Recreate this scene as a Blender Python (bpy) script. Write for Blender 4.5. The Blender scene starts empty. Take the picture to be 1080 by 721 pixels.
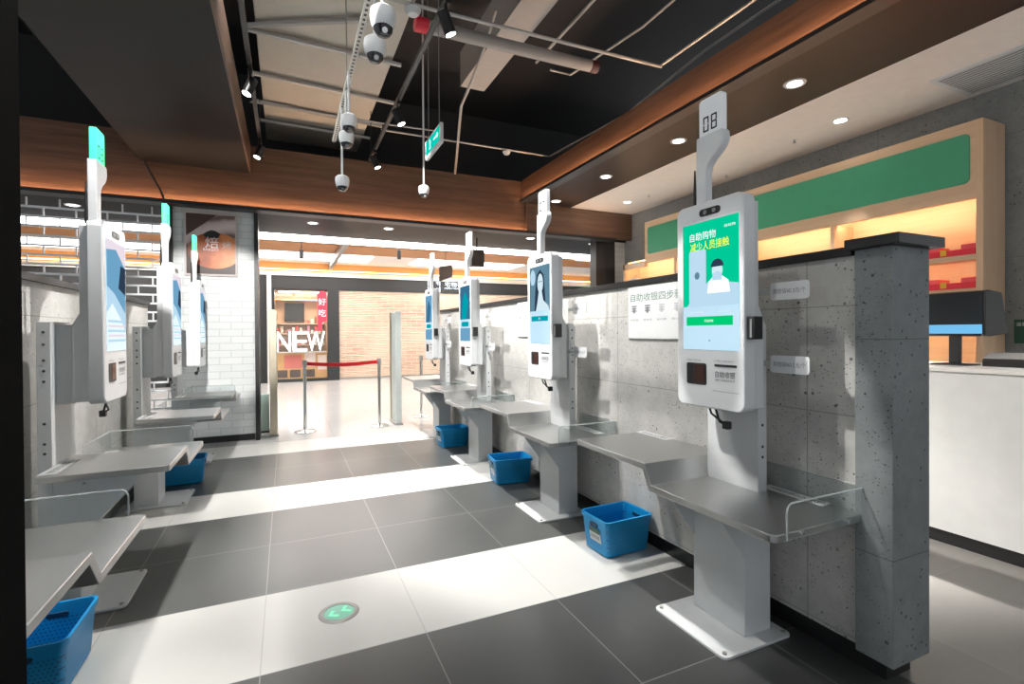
import bpy, bmesh, math, random
from mathutils import Vector, Matrix
random.seed(7)
C = bpy.context.scene.collection
scene = bpy.context.scene
PI = math.pi

# ------------------------------------------------------------------ camera
FPX = 525.2
yaw, pitch, roll, SHIFT = math.radians(24.39), math.radians(-0.4), math.radians(-0.38), -6.1
Fv = Vector((math.sin(yaw)*math.cos(pitch), math.cos(yaw)*math.cos(pitch), math.sin(pitch)))
R0 = Vector((math.cos(yaw), -math.sin(yaw), 0)); U0 = R0.cross(Fv)
Rv = R0*math.cos(roll) + U0*math.sin(roll); Uv = -R0*math.sin(roll) + U0*math.cos(roll)
cd = bpy.data.cameras.new('camera'); cam = bpy.data.objects.new('camera', cd); C.objects.link(cam)
cam.matrix_world = Matrix(((Rv.x, Uv.x, -Fv.x, 0), (Rv.y, Uv.y, -Fv.y, 0), (Rv.z, Uv.z, -Fv.z, 1.6), (0, 0, 0, 1)))
cd.sensor_fit = 'HORIZONTAL'; cd.sensor_width = 36; cd.lens = 36*FPX/1080
cd.shift_y = SHIFT/1080; cd.clip_start = 0.02; cd.clip_end = 100
scene.camera = cam
# ------------------------------------------------------------------ world, exposure
w = bpy.data.worlds.new('world'); scene.world = w; w.use_nodes = True
w.node_tree.nodes['Background'].inputs[0].default_value = (0.92, 0.96, 1.0, 1)
w.node_tree.nodes['Background'].inputs[1].default_value = 0.40
vs = scene.view_settings
vs.view_transform = 'Standard'; vs.look = 'None'; vs.gamma = 1; vs.use_curve_mapping = False
vs.exposure = 0.68
cy = scene.cycles
cy.use_denoising = True
cy.max_bounces = 8; cy.diffuse_bounces = 4; cy.glossy_bounces = 4; cy.transparent_max_bounces = 12
cy.caustics_reflective = False; cy.caustics_refractive = False
cy.sample_clamp_indirect = 3.0; cy.sample_clamp_direct = 12.0

# light strengths
SPOT_W = 330
MALL_E = 8.0
LED_E = 34.0

# ------------------------------------------------------------------ materials
MATS = {}
class NB:
    def __init__(s, name):
        s.m = bpy.data.materials.new(name); s.m.use_nodes = True
        s.t = s.m.node_tree; s.bs = s.t.nodes['Principled BSDF']; s.out = s.t.nodes['Material Output']
    def n(s, typ, **k):
        nd = s.t.nodes.new(typ)
        for a, b in k.items():
            setattr(nd, a, b)
        return nd
    def l(s, a, b): s.t.links.new(a, b)
    def math(s, op, a, b=None, c=None):
        nd = s.n('ShaderNodeMath', operation=op)
        for i, v in enumerate((a, b, c)):
            if v is None: continue
            if isinstance(v, (int, float)): nd.inputs[i].default_value = v
            else: s.l(v, nd.inputs[i])
        return nd.outputs[0]
    def mix(s, f, a, b):
        nd = s.n('ShaderNodeMix', data_type='RGBA')
        for i, v in ((0, f), (6, a), (7, b)):
            if isinstance(v, (int, float)): nd.inputs[i].default_value = v
            elif isinstance(v, tuple): nd.inputs[i].default_value = v if len(v) == 4 else (*v, 1)
            else: s.l(v, nd.inputs[i])
        return nd.outputs[2]
    def pos(s):
        g = s.n('ShaderNodeNewGeometry'); x = s.n('ShaderNodeSeparateXYZ'); s.l(g.outputs['Position'], x.inputs[0])
        return g.outputs['Position'], x.outputs[0], x.outputs[1], x.outputs[2]
    def vec(s, x, y, z):
        nd = s.n('ShaderNodeCombineXYZ')
        for i, v in enumerate((x, y, z)):
            if isinstance(v, (int, float)): nd.inputs[i].default_value = v
            else: s.l(v, nd.inputs[i])
        return nd.outputs[0]
    def noise(s, vec, scale, detail=4, rough=.5):
        nd = s.n('ShaderNodeTexNoise'); nd.inputs['Scale'].default_value = scale
        nd.inputs['Detail'].default_value = detail; nd.inputs['Roughness'].default_value = rough
        if vec is not None: s.l(vec, nd.inputs['Vector'])
        return nd.outputs[0]
    def ramp(s, f, stops):
        nd = s.n('ShaderNodeValToRGB'); e = nd.color_ramp.elements
        while len(e) < len(stops): e.new(.5)
        for i, (p, c) in enumerate(stops):
            e[i].position = p; e[i].color = (*c, 1) if len(c) == 3 else c
        s.l(f, nd.inputs[0]); return nd.outputs[0]
    def line(s, v, off, period, width):
        # 1 on thin joint lines spaced by period
        a = s.math('DIVIDE', s.math('SUBTRACT', v, off), period)
        fr = s.math('FRACT', s.math('ADD', a, .5))
        d = s.math('ABSOLUTE', s.math('SUBTRACT', fr, .5))
        return s.math('LESS_THAN', d, width/period/2)
    def bump(s, h, strength=.3, dist=.01):
        nd = s.n('ShaderNodeBump'); nd.inputs['Strength'].default_value = strength; nd.inputs['Distance'].default_value = dist
        s.l(h, nd.inputs['Height']); s.l(nd.outputs[0], s.bs.inputs['Normal'])
    def col(s, c):
        if isinstance(c, tuple): s.bs.inputs['Base Color'].default_value = (*c, 1)
        else: s.l(c, s.bs.inputs['Base Color'])
    def rough(s, r):
        if isinstance(r, (int, float)): s.bs.inputs['Roughness'].default_value = r
        else: s.l(r, s.bs.inputs['Roughness'])
    def metal(s, v): s.bs.inputs['Metallic'].default_value = v

def simple(name, color, rough=.5, metal=0., emit=None, es=0., var=.06):
    if name in MATS: return MATS[name]
    b = NB(name)
    p = b.n('ShaderNodeTexCoord').outputs['Object']
    f = b.noise(p, 9, 3)
    lo = tuple(max(0, c*(1-var)) for c in color); hi = tuple(min(1, c*(1+var)) for c in color)
    b.col(b.mix(f, lo, hi)); b.rough(rough); b.metal(metal)
    if emit:
        b.bs.inputs['Emission Color'].default_value = (*emit, 1); b.bs.inputs['Emission Strength'].default_value = es
    MATS[name] = b.m; return b.m

def m_tiles():
    b = NB('floor_tiles'); P, x, y, z = b.pos()
    X0, TX, Y0, TY = -.126, .795, 1.815, .7935
    iy = b.math('FLOOR', b.math('DIVIDE', b.math('SUBTRACT', y, Y0), TY))
    r3 = b.math('SUBTRACT', iy, b.math('MULTIPLY', b.math('FLOOR', b.math('DIVIDE', iy, 3.)), 3.))
    white = b.math('LESS_THAN', b.math('ABSOLUTE', b.math('SUBTRACT', r3, 1.)), .1)
    inside = b.math('LESS_THAN', x, 2.58)
    store = b.math('LESS_THAN', y, 8.163)
    white = b.math('MULTIPLY', white, inside)
    ix = b.math('FLOOR', b.math('DIVIDE', b.math('SUBTRACT', x, X0), TX))
    wn = b.n('ShaderNodeTexWhiteNoise', noise_dimensions='2D'); b.l(b.vec(ix, iy, 0.), wn.inputs['Vector'])
    big = b.noise(P, 2.2, 5); fine = b.noise(P, 25, 3)
    var = b.math('ADD', b.math('MULTIPLY', wn.outputs[0], .25), b.math('ADD', b.math('MULTIPLY', big, .5), b.math('MULTIPLY', fine, .25)))
    dark = b.mix(var, (.045, .048, .048), (.085, .087, .084))
    grey = b.mix(var, (.20, .19, .175), (.30, .285, .26))
    wh = b.mix(var, (.60, .60, .575), (.70, .695, .665))
    dk = b.mix(inside, grey, dark)
    c = b.mix(white, dk, wh)
    mallc = b.mix(var, (.58, .575, .57), (.68, .67, .66))
    c = b.mix(store, mallc, c)
    lx = b.line(x, X0, TX, .006); ly = b.line(y, Y0, TY, .006)
    ln = b.math('MAXIMUM', lx, ly)
    c = b.mix(b.math('MULTIPLY', ln, .55), c, (.36, .36, .34))
    b.col(c)
    r = b.math('ADD', b.math('MULTIPLY', big, .06), .285)
    r = b.math('SUBTRACT', r, b.math('MULTIPLY', b.math('SUBTRACT', 1., store), .16))
    b.rough(r)
    b.bs.inputs['IOR'].default_value = 1.62
    return b.m

def m_concrete(name, lo, hi, y0=1.72, ty=1.62, z0=.66, tz=.53):
    b = NB(name); P, x, y, z = b.pos()
    n1 = b.noise(P, 1.6, 6, .6); n2 = b.noise(P, 14, 5, .65)
    f = b.math('ADD', b.math('MULTIPLY', n1, .6), b.math('MULTIPLY', n2, .4))
    c = b.ramp(f, [(.32, lo), (.68, hi)])
    holes = None
    for sc, thr, dens in ((26, .22, .40), (75, .30, .35), (9, .085, .5)):
        v = b.n('ShaderNodeTexVoronoi'); v.inputs['Scale'].default_value = sc; b.l(P, v.inputs['Vector'])
        sep = b.n('ShaderNodeSeparateColor'); b.l(v.outputs['Color'], sep.inputs[0])
        h = b.math('MULTIPLY', b.math('LESS_THAN', v.outputs['Distance'], b.math('MULTIPLY', sep.outputs[1], thr)), b.math('GREATER_THAN', sep.outputs[0], dens))
        if sc != 9: h = b.math('MULTIPLY', h, b.math('GREATER_THAN', b.noise(P, 3.3, 3), .43))
        holes = h if holes is None else b.math('MAXIMUM', holes, h)
    ln = b.math('MAXIMUM', b.line(y, y0, ty, .007), b.line(z, z0, tz, .006))
    c = b.mix(b.math('MULTIPLY', holes, .85), c, tuple(v*.25 for v in lo))
    c = b.mix(b.math('MULTIPLY', ln, .6), c, tuple(v*.5 for v in lo))
    b.col(c); b.rough(.75)
    b.bump(b.math('SUBTRACT', n2, b.math('ADD', holes, ln)), .35, .006)
    return b.m

def m_wood(name, lo, hi, axis, rough=.4, plank=.0, scale=1.):
    b = NB(name); P, x, y, z = b.pos()
    k = .5
    if axis == 'x': v = b.vec(b.math('MULTIPLY', x, k), b.math('MULTIPLY', y, 9), b.math('MULTIPLY', z, 9))
    elif axis == 'y': v = b.vec(b.math('MULTIPLY', x, 9), b.math('MULTIPLY', y, k), b.math('MULTIPLY', z, 9))
    else: v = b.vec(b.math('MULTIPLY', x, 9), b.math('MULTIPLY', y, 9), b.math('MULTIPLY', z, k))
    n = b.noise(v, 1.6*scale, 6, .6); n2 = b.noise(v, 7*scale, 4, .6)
    f = b.math('ADD', b.math('MULTIPLY', n, .7), b.math('MULTIPLY', n2, .3))
    c = b.ramp(f, [(.3, lo), (.7, hi)])
    if plank:
        c = b.mix(b.math('MULTIPLY', b.line(z, 3.45, plank, .006), .5), c, tuple(q*.4 for q in lo))
    b.col(c); b.rough(rough); b.bump(n2, .08, .004)
    return b.m

def m_brick(name, c1, c2, mortar, bw, bh, mw, rough=.4, axis='x', bump=.5):
    b = NB(name); P, x, y, z = b.pos()
    t = b.n('ShaderNodeTexBrick'); t.inputs['Color1'].default_value = (*c1, 1); t.inputs['Color2'].default_value = (*c2, 1)
    t.inputs['Mortar'].default_value = (*mortar, 1); t.inputs['Scale'].default_value = 1
    t.inputs['Brick Width'].default_value = bw; t.inputs['Row Height'].default_value = bh; t.inputs['Mortar Size'].default_value = mw
    b.l(b.vec(x if axis == 'x' else y, z, 0.), t.inputs['Vector'])
    n = b.noise(P, 5, 4)
    c = b.mix(b.math('MULTIPLY', n, .25), t.outputs['Color'], tuple(q*.75 for q in c1))
    b.col(c); b.rough(rough); b.bump(b.math('SUBTRACT', 1., t.outputs['Fac']), bump, .006)
    return b.m

def m_steel():
    b = NB('brushed_steel'); p = b.n('ShaderNodeTexCoord').outputs['Object']
    s = b.n('ShaderNodeMapping'); s.inputs['Scale'].default_value = (90, 3, 90); b.l(p, s.inputs['Vector'])
    n = b.noise(s.outputs[0], 3, 4)
    n2 = b.noise(p, 2.5, 3)
    b.col(b.mix(n, (.53, .535, .53), (.63, .635, .63))); b.metal(1.)
    b.rough(b.math('ADD', b.math('MULTIPLY', n, .04), .285))
    return b.m

def m_glass(name, tint, refl=.12, alpha=.08, rough=.03):
    b = NB(name)
    tr = b.n('ShaderNodeBsdfTransparent'); tr.inputs[0].default_value = (*tint, 1)
    gl = b.n('ShaderNodeBsdfGlossy'); gl.inputs['Roughness'].default_value = rough
    df = b.n('ShaderNodeBsdfDiffuse'); df.inputs[0].default_value = (.9, .92, .92, 1)
    lw = b.n('ShaderNodeLayerWeight'); lw.inputs[0].default_value = .35
    m1 = b.n('ShaderNodeMixShader'); m1.inputs[0].default_value = alpha; b.l(tr.outputs[0], m1.inputs[1]); b.l(df.outputs[0], m1.inputs[2])
    m2 = b.n('ShaderNodeMixShader'); b.l(b.math('ADD', b.math('MULTIPLY', lw.outputs['Fresnel'], .22), refl*.12), m2.inputs[0])
    b.l(m1.outputs[0], m2.inputs[1]); b.l(gl.outputs[0], m2.inputs[2]); b.l(m2.outputs[0], b.out.inputs[0])
    return b.m

def m_emit(name, color, strength):
    if name in MATS: return MATS[name]
    b = NB(name); e = b.n('ShaderNodeEmission'); e.inputs[0].default_value = (*color, 1); e.inputs[1].default_value = strength
    b.l(e.outputs[0], b.out.inputs[0]); MATS[name] = b.m; return b.m

def m_screen(name, color, strength):
    # a lit display with a glossy glass front
    b = NB(name); b.col(tuple(c*.05 for c in color)); b.rough(.08)
    p = b.n('ShaderNodeTexCoord').outputs['Object']
    n = b.noise(p, 3, 2)
    b.l(b.mix(n, tuple(c*.92 for c in color), color), b.bs.inputs['Emission Color']); b.bs.inputs['Emission Strength'].default_value = strength
    return b.m

M = {}
M['tiles'] = m_tiles()
M['concrete'] = m_concrete('concrete', (.44, .435, .415), (.66, .65, .62))
M['concrete_shaded'] = m_concrete('concrete_shaded', (.17, .185, .19), (.27, .29, .295), 0.4, 9., 1.56, .98)  # same concrete, shade of the unlit end put into a darker colour
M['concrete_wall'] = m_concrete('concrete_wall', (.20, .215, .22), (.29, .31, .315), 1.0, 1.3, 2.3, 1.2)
M['wood_x'] = m_wood('walnut_wood_x', (.055, .027, .016), (.165, .088, .052), 'x')
M['wood_y'] = m_wood('walnut_wood_y', (.055, .027, .016), (.165, .088, .052), 'y')
M['oak'] = m_wood('light_oak', (.66, .44, .27), (.80, .58, .39), 'z', .45)
M['oak_y'] = m_wood('light_oak_y', (.66, .44, .27), (.80, .58, .39), 'y', .45)
M['white_brick'] = m_brick('white_brick', (.80, .82, .82), (.74, .77, .77), (.60, .62, .62), .30, .105, .006)
M['steel'] = m_steel()
M['acrylic'] = m_glass('clear_acrylic', (.95, .97, .97), .15, .02)
M['acrylic_edge'] = m_glass('acrylic_edge', (.9, .95, .95), .5, .45)
M['glass'] = m_glass('window_glass', (.95, .97, .97), .15, .02)
M['white'] = simple('white_powder_coat', (.74, .76, .77), .35)
M['white_gloss'] = simple('white_plastic', (.80, .82, .84), .28)
M['black'] = simple('black_metal', (.012, .012, .013), .4)
M['black_soft'] = simple('black_paint', (.02, .02, .021), .75)
M['jet'] = simple('jet_black', (.003, .003, .003), .9); M['jet'].node_tree.nodes['Principled BSDF'].inputs['Specular IOR Level'].default_value = 0.05
M['soffit_left'] = simple('dark_gloss_panel', (.012, .0115, .0115), .46, .0); M['soffit_left'].node_tree.nodes['Principled BSDF'].inputs['Specular IOR Level'].default_value = 0.12
M['soffit_portal'] = simple('dark_portal_panel', (.012, .012, .013), .35); M['soffit_portal'].node_tree.nodes['Principled BSDF'].inputs['IOR'].default_value = 1.12
M['soffit_right'] = simple('dark_brown_panel', (.017, .010, .0075), .42, .0); M['soffit_right'].node_tree.nodes['Principled BSDF'].inputs['Specular IOR Level'].default_value = 0.2
M['white_ceiling'] = simple('white_paint', (.88, .84, .80), .7)
M['counter'] = simple('white_counter', (.74, .74, .72), .4)
M['chrome'] = simple('chrome', (.75, .75, .74), .15, 1.)
M['galv'] = simple('galvanised_steel', (.45, .44, .42), .45, .6)
M['grey_pipe'] = simple('grey_pipe', (.36, .34, .32), .5, .3)
M['duct'] = simple('duct_sheet', (.62, .60, .54), .5, .0)
M['beam'] = simple('beam_paint', (.50, .48, .46), .8)
M['blue'] = simple('blue_plastic', (.004, .20, .48), .38)
M['red'] = simple('red_fabric', (.82, .012, .022), .5)
M['red_plastic'] = simple('red_plastic', (.75, .03, .06), .35)
M['green_panel'] = simple('green_panel', (.055, .29, .165), .35)
M['paper'] = simple('white_paper', (.84, .85, .86), .5)
M['ink'] = simple('dark_ink', (.05, .055, .06), .6)
M['ink_grey'] = simple('grey_ink', (.22, .23, .24), .6)
M['ink_green'] = simple('green_ink', (.10, .22, .16), .6)
M['gate_metal'] = simple('gate_metal', (.62, .55, .42), .3, .7)
M['gate_pale'] = simple('gate_pale', (.70, .76, .73), .3)
M['charcoal'] = simple('charcoal_panel', (.024, .026, .028), .5)
M['led'] = m_emit('warm_led', (1.0, .60, .36), LED_E)
M['cab_led'] = m_emit('cabinet_led', (1.0, .74, .48), 36.)
M['lamp'] = m_emit('lamp_glow', (1.0, .96, .88), 14.)
M['lamp_soft'] = m_emit('lamp_glow_soft', (1.0, .95, .88), 6.)
M['mall_strip'] = m_emit('mall_linear_light', (1.0, .98, .95), MALL_E)

# ------------------------------------------------------------------ mesh helpers
class B:
    def __init__(s): s.bm = bmesh.new()
    def box(s, x0, x1, y0, y1, z0, z1):
        x0, x1 = min(x0, x1), max(x0, x1); y0, y1 = min(y0, y1), max(y0, y1); z0, z1 = min(z0, z1), max(z0, z1)
        v = [s.bm.verts.new(p) for p in ((x0,y0,z0),(x1,y0,z0),(x1,y1,z0),(x0,y1,z0),(x0,y0,z1),(x1,y0,z1),(x1,y1,z1),(x0,y1,z1))]
        for f in ((3,2,1,0),(4,5,6,7),(0,1,5,4),(1,2,6,5),(2,3,7,6),(3,0,4,7)): s.bm.faces.new([v[i] for i in f])
        return s
    def prism(s, pts, axis, a, b):
        # polygon (u,v) extruded along axis from a to b; axis x: (y,z)  y: (x,z)  z: (x,y)
        def p3(u, v, t): return {'x': (t, u, v), 'y': (u, t, v), 'z': (u, v, t)}[axis]
        lo = [s.bm.verts.new(p3(u, v, a)) for u, v in pts]; hi = [s.bm.verts.new(p3(u, v, b)) for u, v in pts]
        n = len(pts); s.bm.faces.new(lo[::-1]); s.bm.faces.new(hi)
        for i in range(n): s.bm.faces.new((lo[i], lo[(i+1) % n], hi[(i+1) % n], hi[i]))
        return s
    def cyl(s, p, q, r, r2=None, n=16, caps=True):
        p, q = Vector(p), Vector(q); d = (q-p).normalized()
        a = d.orthogonal().normalized(); b = d.cross(a); r2 = r if r2 is None else r2
        lo = [s.bm.verts.new(p+(a*math.cos(t)+b*math.sin(t))*r) for t in [2*PI*i/n for i in range(n)]]
        hi = [s.bm.verts.new(q+(a*math.cos(t)+b*math.sin(t))*r2) for t in [2*PI*i/n for i in range(n)]]
        for i in range(n): s.bm.faces.new((lo[i], lo[(i+1) % n], hi[(i+1) % n], hi[i]))
        if caps: s.bm.faces.new(lo[::-1]); s.bm.faces.new(hi)
        return s
    def tube(s, pts, r, n=8):
        pts = [Vector(p) for p in pts]; rings = []
        a = None
        for i, p in enumerate(pts):
            d = (pts[min(i+1, len(pts)-1)]-pts[max(i-1, 0)]).normalized()
            a = d.orthogonal().normalized() if a is None else (a-d*a.dot(d)).normalized()
            b = d.cross(a)
            rings.append([s.bm.verts.new(p+(a*math.cos(t)+b*math.sin(t))*r) for t in [2*PI*k/n for k in range(n)]])
        for u, v in zip(rings, rings[1:]):
            for k in range(n): s.bm.faces.new((u[k], u[(k+1) % n], v[(k+1) % n], v[k]))
        s.bm.faces.new(rings[0][::-1]); s.bm.faces.new(rings[-1])
        return s
    def lathe(s, prof, c, n=24, axis=(0, 0, 1)):
        ax = Vector(axis).normalized(); a = ax.orthogonal().normalized(); b = ax.cross(a); c = Vector(c); rings = []
        for r, h in prof:
            if r < 1e-6: rings.append([s.bm.verts.new(c+ax*h)])
            else: rings.append([s.bm.verts.new(c+ax*h+(a*math.cos(t)+b*math.sin(t))*r) for t in [2*PI*k/n for k in range(n)]])
        for u, v in zip(rings, rings[1:]):
            for k in range(n):
                if len(u) == 1 and len(v) == 1: continue
                if len(u) == 1: s.bm.faces.new((u[0], v[(k+1) % n], v[k]))
                elif len(v) == 1: s.bm.faces.new((u[k], u[(k+1) % n], v[0]))
                else: s.bm.faces.new((u[k], u[(k+1) % n], v[(k+1) % n], v[k]))
        return s
    def quad(s, *p): s.bm.faces.new([s.bm.verts.new(q) for q in p]); return s

def rrect(u0, u1, v0, v1, r, n=6, corners='1111'):
    out = []
    for k, (cu, cv, a0) in enumerate(((u1-r, v1-r, 0), (u0+r, v1-r, 90), (u0+r, v0+r, 180), (u1-r, v0+r, 270))):
        if corners[k] == '1':
            for i in range(n+1):
                a = math.radians(a0+90*i/n); out.append((cu+r*math.cos(a), cv+r*math.sin(a)))
        else: out.append(((u1, v1), (u0, v1), (u0, v0), (u1, v0))[k])
    return out

def obj(name, b, mat, parent=None, bevel=0., smooth=False, segs=2):
    bm = b.bm; bmesh.ops.recalc_face_normals(bm, faces=bm.faces)
    me = bpy.data.meshes.new(name); bm.to_mesh(me); bm.free()
    o = bpy.data.objects.new(name, me); C.objects.link(o)
    me.materials.append(M[mat] if isinstance(mat, str) else mat)
    if parent: o.parent = parent
    if bevel:
        md = o.modifiers.new('bevel', 'BEVEL'); md.width = bevel; md.segments = segs; md.limit_method = 'ANGLE'; md.angle_limit = math.radians(40)
    if smooth or bevel:
        for p in me.polygons: p.use_smooth = True
        if hasattr(me, 'set_sharp_from_angle'): me.set_sharp_from_angle(angle=math.radians(38))
    return o

def tag(o, label, cat, group=None):
    o['label'] = label; o['category'] = cat
    if group: o['group'] = group
    return o
def struct(name, b, mat, **k):
    o = obj(name, b, mat, **k); o['kind'] = 'structure'; return o
def thing(name, label, cat, loc=(0, 0, 0), rz=0., group=None):
    o = bpy.data.objects.new(name, None); C.objects.link(o); o.location = loc; o.rotation_euler = (0, 0, rz)
    o.empty_display_size = .1
    return tag(o, label, cat, group)
def dup(root, loc, rz, label, group=None):
    r = root.copy(); C.objects.link(r); r.location = loc; r.rotation_euler = (0, 0, rz); r['label'] = label
    if group: r['group'] = group
    for ch in list(root.children):
        c = ch.copy(); C.objects.link(c); c.parent = r
        for g in list(ch.children):
            d = g.copy(); C.objects.link(d); d.parent = c
    return r

def text(name, s, mat, parent, origin, right, up, height, width=None, align='CENTER', font_gap=1.0, depth=0.0):
    """lettering lying in the plane spanned by right and up; height = letter height, width = full width to fit"""
    cu = bpy.data.curves.new(name, 'FONT'); cu.body = s; cu.align_x = 'LEFT'; cu.size = 1; cu.extrude = 0
    t = bpy.data.objects.new(name, cu); C.objects.link(t)
    dg = bpy.context.evaluated_depsgraph_get(); dg.update()
    me = bpy.data.meshes.new_from_object(t.evaluated_get(dg)); me.name = name
    bpy.data.objects.remove(t); bpy.data.curves.remove(cu)
    if not len(me.vertices): return None
    xs = [v.co.x for v in me.vertices]; ys = [v.co.y for v in me.vertices]
    x0, x1, y0, y1 = min(xs), max(xs), min(ys), max(ys)
    sy = height/(y1-y0); sx = width/(x1-x0) if width else sy
    R_, U_, O_ = Vector(right).normalized(), Vector(up).normalized(), Vector(origin)
    cx = {'CENTER': (x0+x1)/2, 'LEFT': x0, 'RIGHT': x1}[align]
    for v in me.vertices: v.co = O_ + R_*((v.co.x-cx)*sx) + U_*((v.co.y-(y0+y1)/2)*sy)
    o = bpy.data.objects.new(name, me); C.objects.link(o); me.materials.clear(); me.materials.append(M[mat] if isinstance(mat, str) else mat)
    if depth:
        md = o.modifiers.new('solid', 'SOLIDIFY'); md.thickness = depth; md.offset = 0
    if parent: o.parent = parent
    return o

def seven(b, ch, u, v, w, h, t, put):
    segs = {'0': 'abcdef', '1': 'bc', '2': 'abged', '3': 'abgcd', '5': 'afgcd', '6': 'afgedc', '7': 'abc', '8': 'abcdefg', '4': 'fgbc'}[ch]
    g = t*.25
    R_ = {'a': (g, w-g, h-t, h), 'd': (g, w-g, 0, t), 'g': (g, w-g, h/2-t/2, h/2+t/2), 'f': (0, t, h/2+g, h-g), 'b': (w-t, w, h/2+g, h-g), 'e': (0, t, g, h/2-g), 'c': (w-t, w, g, h/2-g)}
    for s in segs:
        a = R_[s]; put(b, u+a[0], u+a[1], v+a[2], v+a[3])

# ------------------------------------------------------------------ the setting
struct('floor', B().box(-8, 9, -3.5, 24, -.1, 0), 'tiles')
struct('ceiling', B().box(-8, 9, -3.5, 10.0, 6.2, 6.3), 'black_soft')
struct('wall_void', B().box(-8, 9, 10.0, 10.1, 4.42, 6.2), 'black_soft')
# right concrete partition
wr = struct('wall_right', B().box(2.46, 2.70, 1.46, 8.45, .11, 1.955), 'concrete')
struct('baseboard_right', B().box(2.485, 2.67, 1.36, 8.45, 0, .11), 'black')
struct('wall_right_end', B().box(2.425, 2.71, 1.30, 1.462, .10, 1.975), 'concrete_shaded', bevel=.004)
o = struct('trim_1', B().box(2.44, 2.72, 1.485, 8.46, 1.955, 2.0), 'black', bevel=.003)
o = struct('trim_2', B().box(2.385, 2.745, 1.255, 1.486, 1.975, 2.022), 'black', bevel=.003)
# left concrete partition
struct('wall_left', B().box(-1.62, -1.38, 1.37, 6.62, .11, 1.925), 'concrete')
struct('baseboard_left', B().box(-1.59, -1.405, 1.37, 6.60, 0, .11), 'black')
struct('trim_3', B().box(-1.64, -1.36, 1.37, 6.64, 1.925, 1.97), 'charcoal', bevel=.003)
struct('wall_left_end', B().box(-1.75, -.502, 1.20, 1.37, 0, 6.2), 'jet')
# back bulkhead and door portal
struct('trim_4', B().box(-8, 6.02, 8.30, 8.42, 3.47, 4.38), 'wood_x')
struct('trim_5', B().box(-8, 6.02, 8.20, 8.42, 3.42, 3.44).box(-8, 6.02, 8.19, 8.20, 3.42, 3.468), 'black')
lg = obj('led_strip', B().box(-7.9, 6.0, 8.215, 8.245, 3.441, 3.451), 'led'); tag(lg, 'warm LED strip glowing along the bottom of the wooden beam over the back doorway', 'light strip')
struct('ceiling_portal', B().box(-8, 7.2, 8.42, 10.1, 3.45, 4.40), 'soffit_portal')
# right bulkhead
struct('trim_6', B().box(3.98, 4.10, -3.5, 8.30, 4.0, 4.40), 'wood_y')
struct('ceiling_soffit_right', B().box(4.03, 4.97, -3.5, 8.30, 3.98, 4.40), 'soffit_right')
lg = obj('led_strip', B().box(3.905, 3.930, -3.4, 8.18, 3.985, 3.994), 'led'); tag(lg, 'warm LED strip glowing under the wooden beam above the right-hand counter', 'light strip')
struct('trim_7', B().box(3.885, 4.04, -3.5, 8.18, 3.966, 3.984).box(3.875, 3.885, -3.5, 8.18, 3.966, 4.008), 'black')
struct('ceiling_right', B().box(4.97, 6.6, -1.2, 8.42, 3.98, 4.40), 'white_ceiling')
struct('trim_8', B().box(4.04, 6.5, 8.22, 8.30, 3.46, 3.98), 'wood_x')
# left bulkhead
struct('ceiling_soffit_left', B().box(-1.79, -.475, -3.5, 8.30, 3.98, 4.38), 'soffit_left')
struct('trim_9', B().box(-.475, -.455, -3.5, 8.30, 3.98, 4.38), 'wood_y')
# portal sides
struct('wall_back', B().box(-1.47, -.43, 8.50, 8.80, .10, 3.45), 'white_brick')
struct('baseboard_back', B().box(-1.45, -.45, 8.53, 8.8, 0, .10), 'black')
struct('trim_10', B().box(-.43, -.375, 8.44, 8.82, 0, 3.45), 'black')
struct('trim_11', B().box(-1.50, -1.465, 8.46, 8.82, 0, 3.45), 'black')
struct('trim_12', B().box(5.67, 5.90, 8.40, 8.62, 0, 3.45).box(5.915, 6.14, 8.42, 8.62, 0, 3.45), 'black')
struct('wall_back_right', B().box(6.14, 7.2, 8.46, 8.6, 0, 3.45), 'white_brick')
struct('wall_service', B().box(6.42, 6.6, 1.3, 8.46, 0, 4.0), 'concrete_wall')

# ------------------------------------------------------------------ self-checkout kiosks
def screen_mats():
    return dict(blue=m_screen('display_pale_blue', (.50, .72, .86), .68), green=m_emit('display_green', (.0, .47, .25), .78),
                grey=m_emit('display_slate', (.10, .20, .27), .8), teal=m_emit('display_teal', (.0, .30, .36), .75), white=m_emit('display_white', (.85, .90, .95), .8),
                yellow=m_emit('display_yellow', (.72, .80, .04), .95), skin=m_emit('display_skin', (.50, .62, .68), .85), hair=m_emit('display_hair', (.03, .05, .09), .6),
                pale=m_emit('display_pale', (.42, .60, .74), .75), sky=m_emit('display_sky', (.16, .38, .58), .62), deep=m_emit('display_deep_blue', (.04, .15, .26), .7),
                btn=m_emit('display_button', (.0, .42, .13), .9), pink=m_emit('display_pink', (.66, .58, .64), .8))
SM = screen_mats()

def flat(b, x, pts):  # polygon in the y,z plane facing -x
    b.bm.faces.new([b.bm.verts.new((x, u, v)) for u, v in pts]); return b
def ell(cy_, cz, ry, rz_, n=20, a0=0, a1=360): return [(cy_+ry*math.cos(math.radians(a0+(a1-a0)*i/n)), cz+rz_*math.sin(math.radians(a0+(a1-a0)*i/n))) for i in range(n if a1-a0 == 360 else n+1)]

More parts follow.
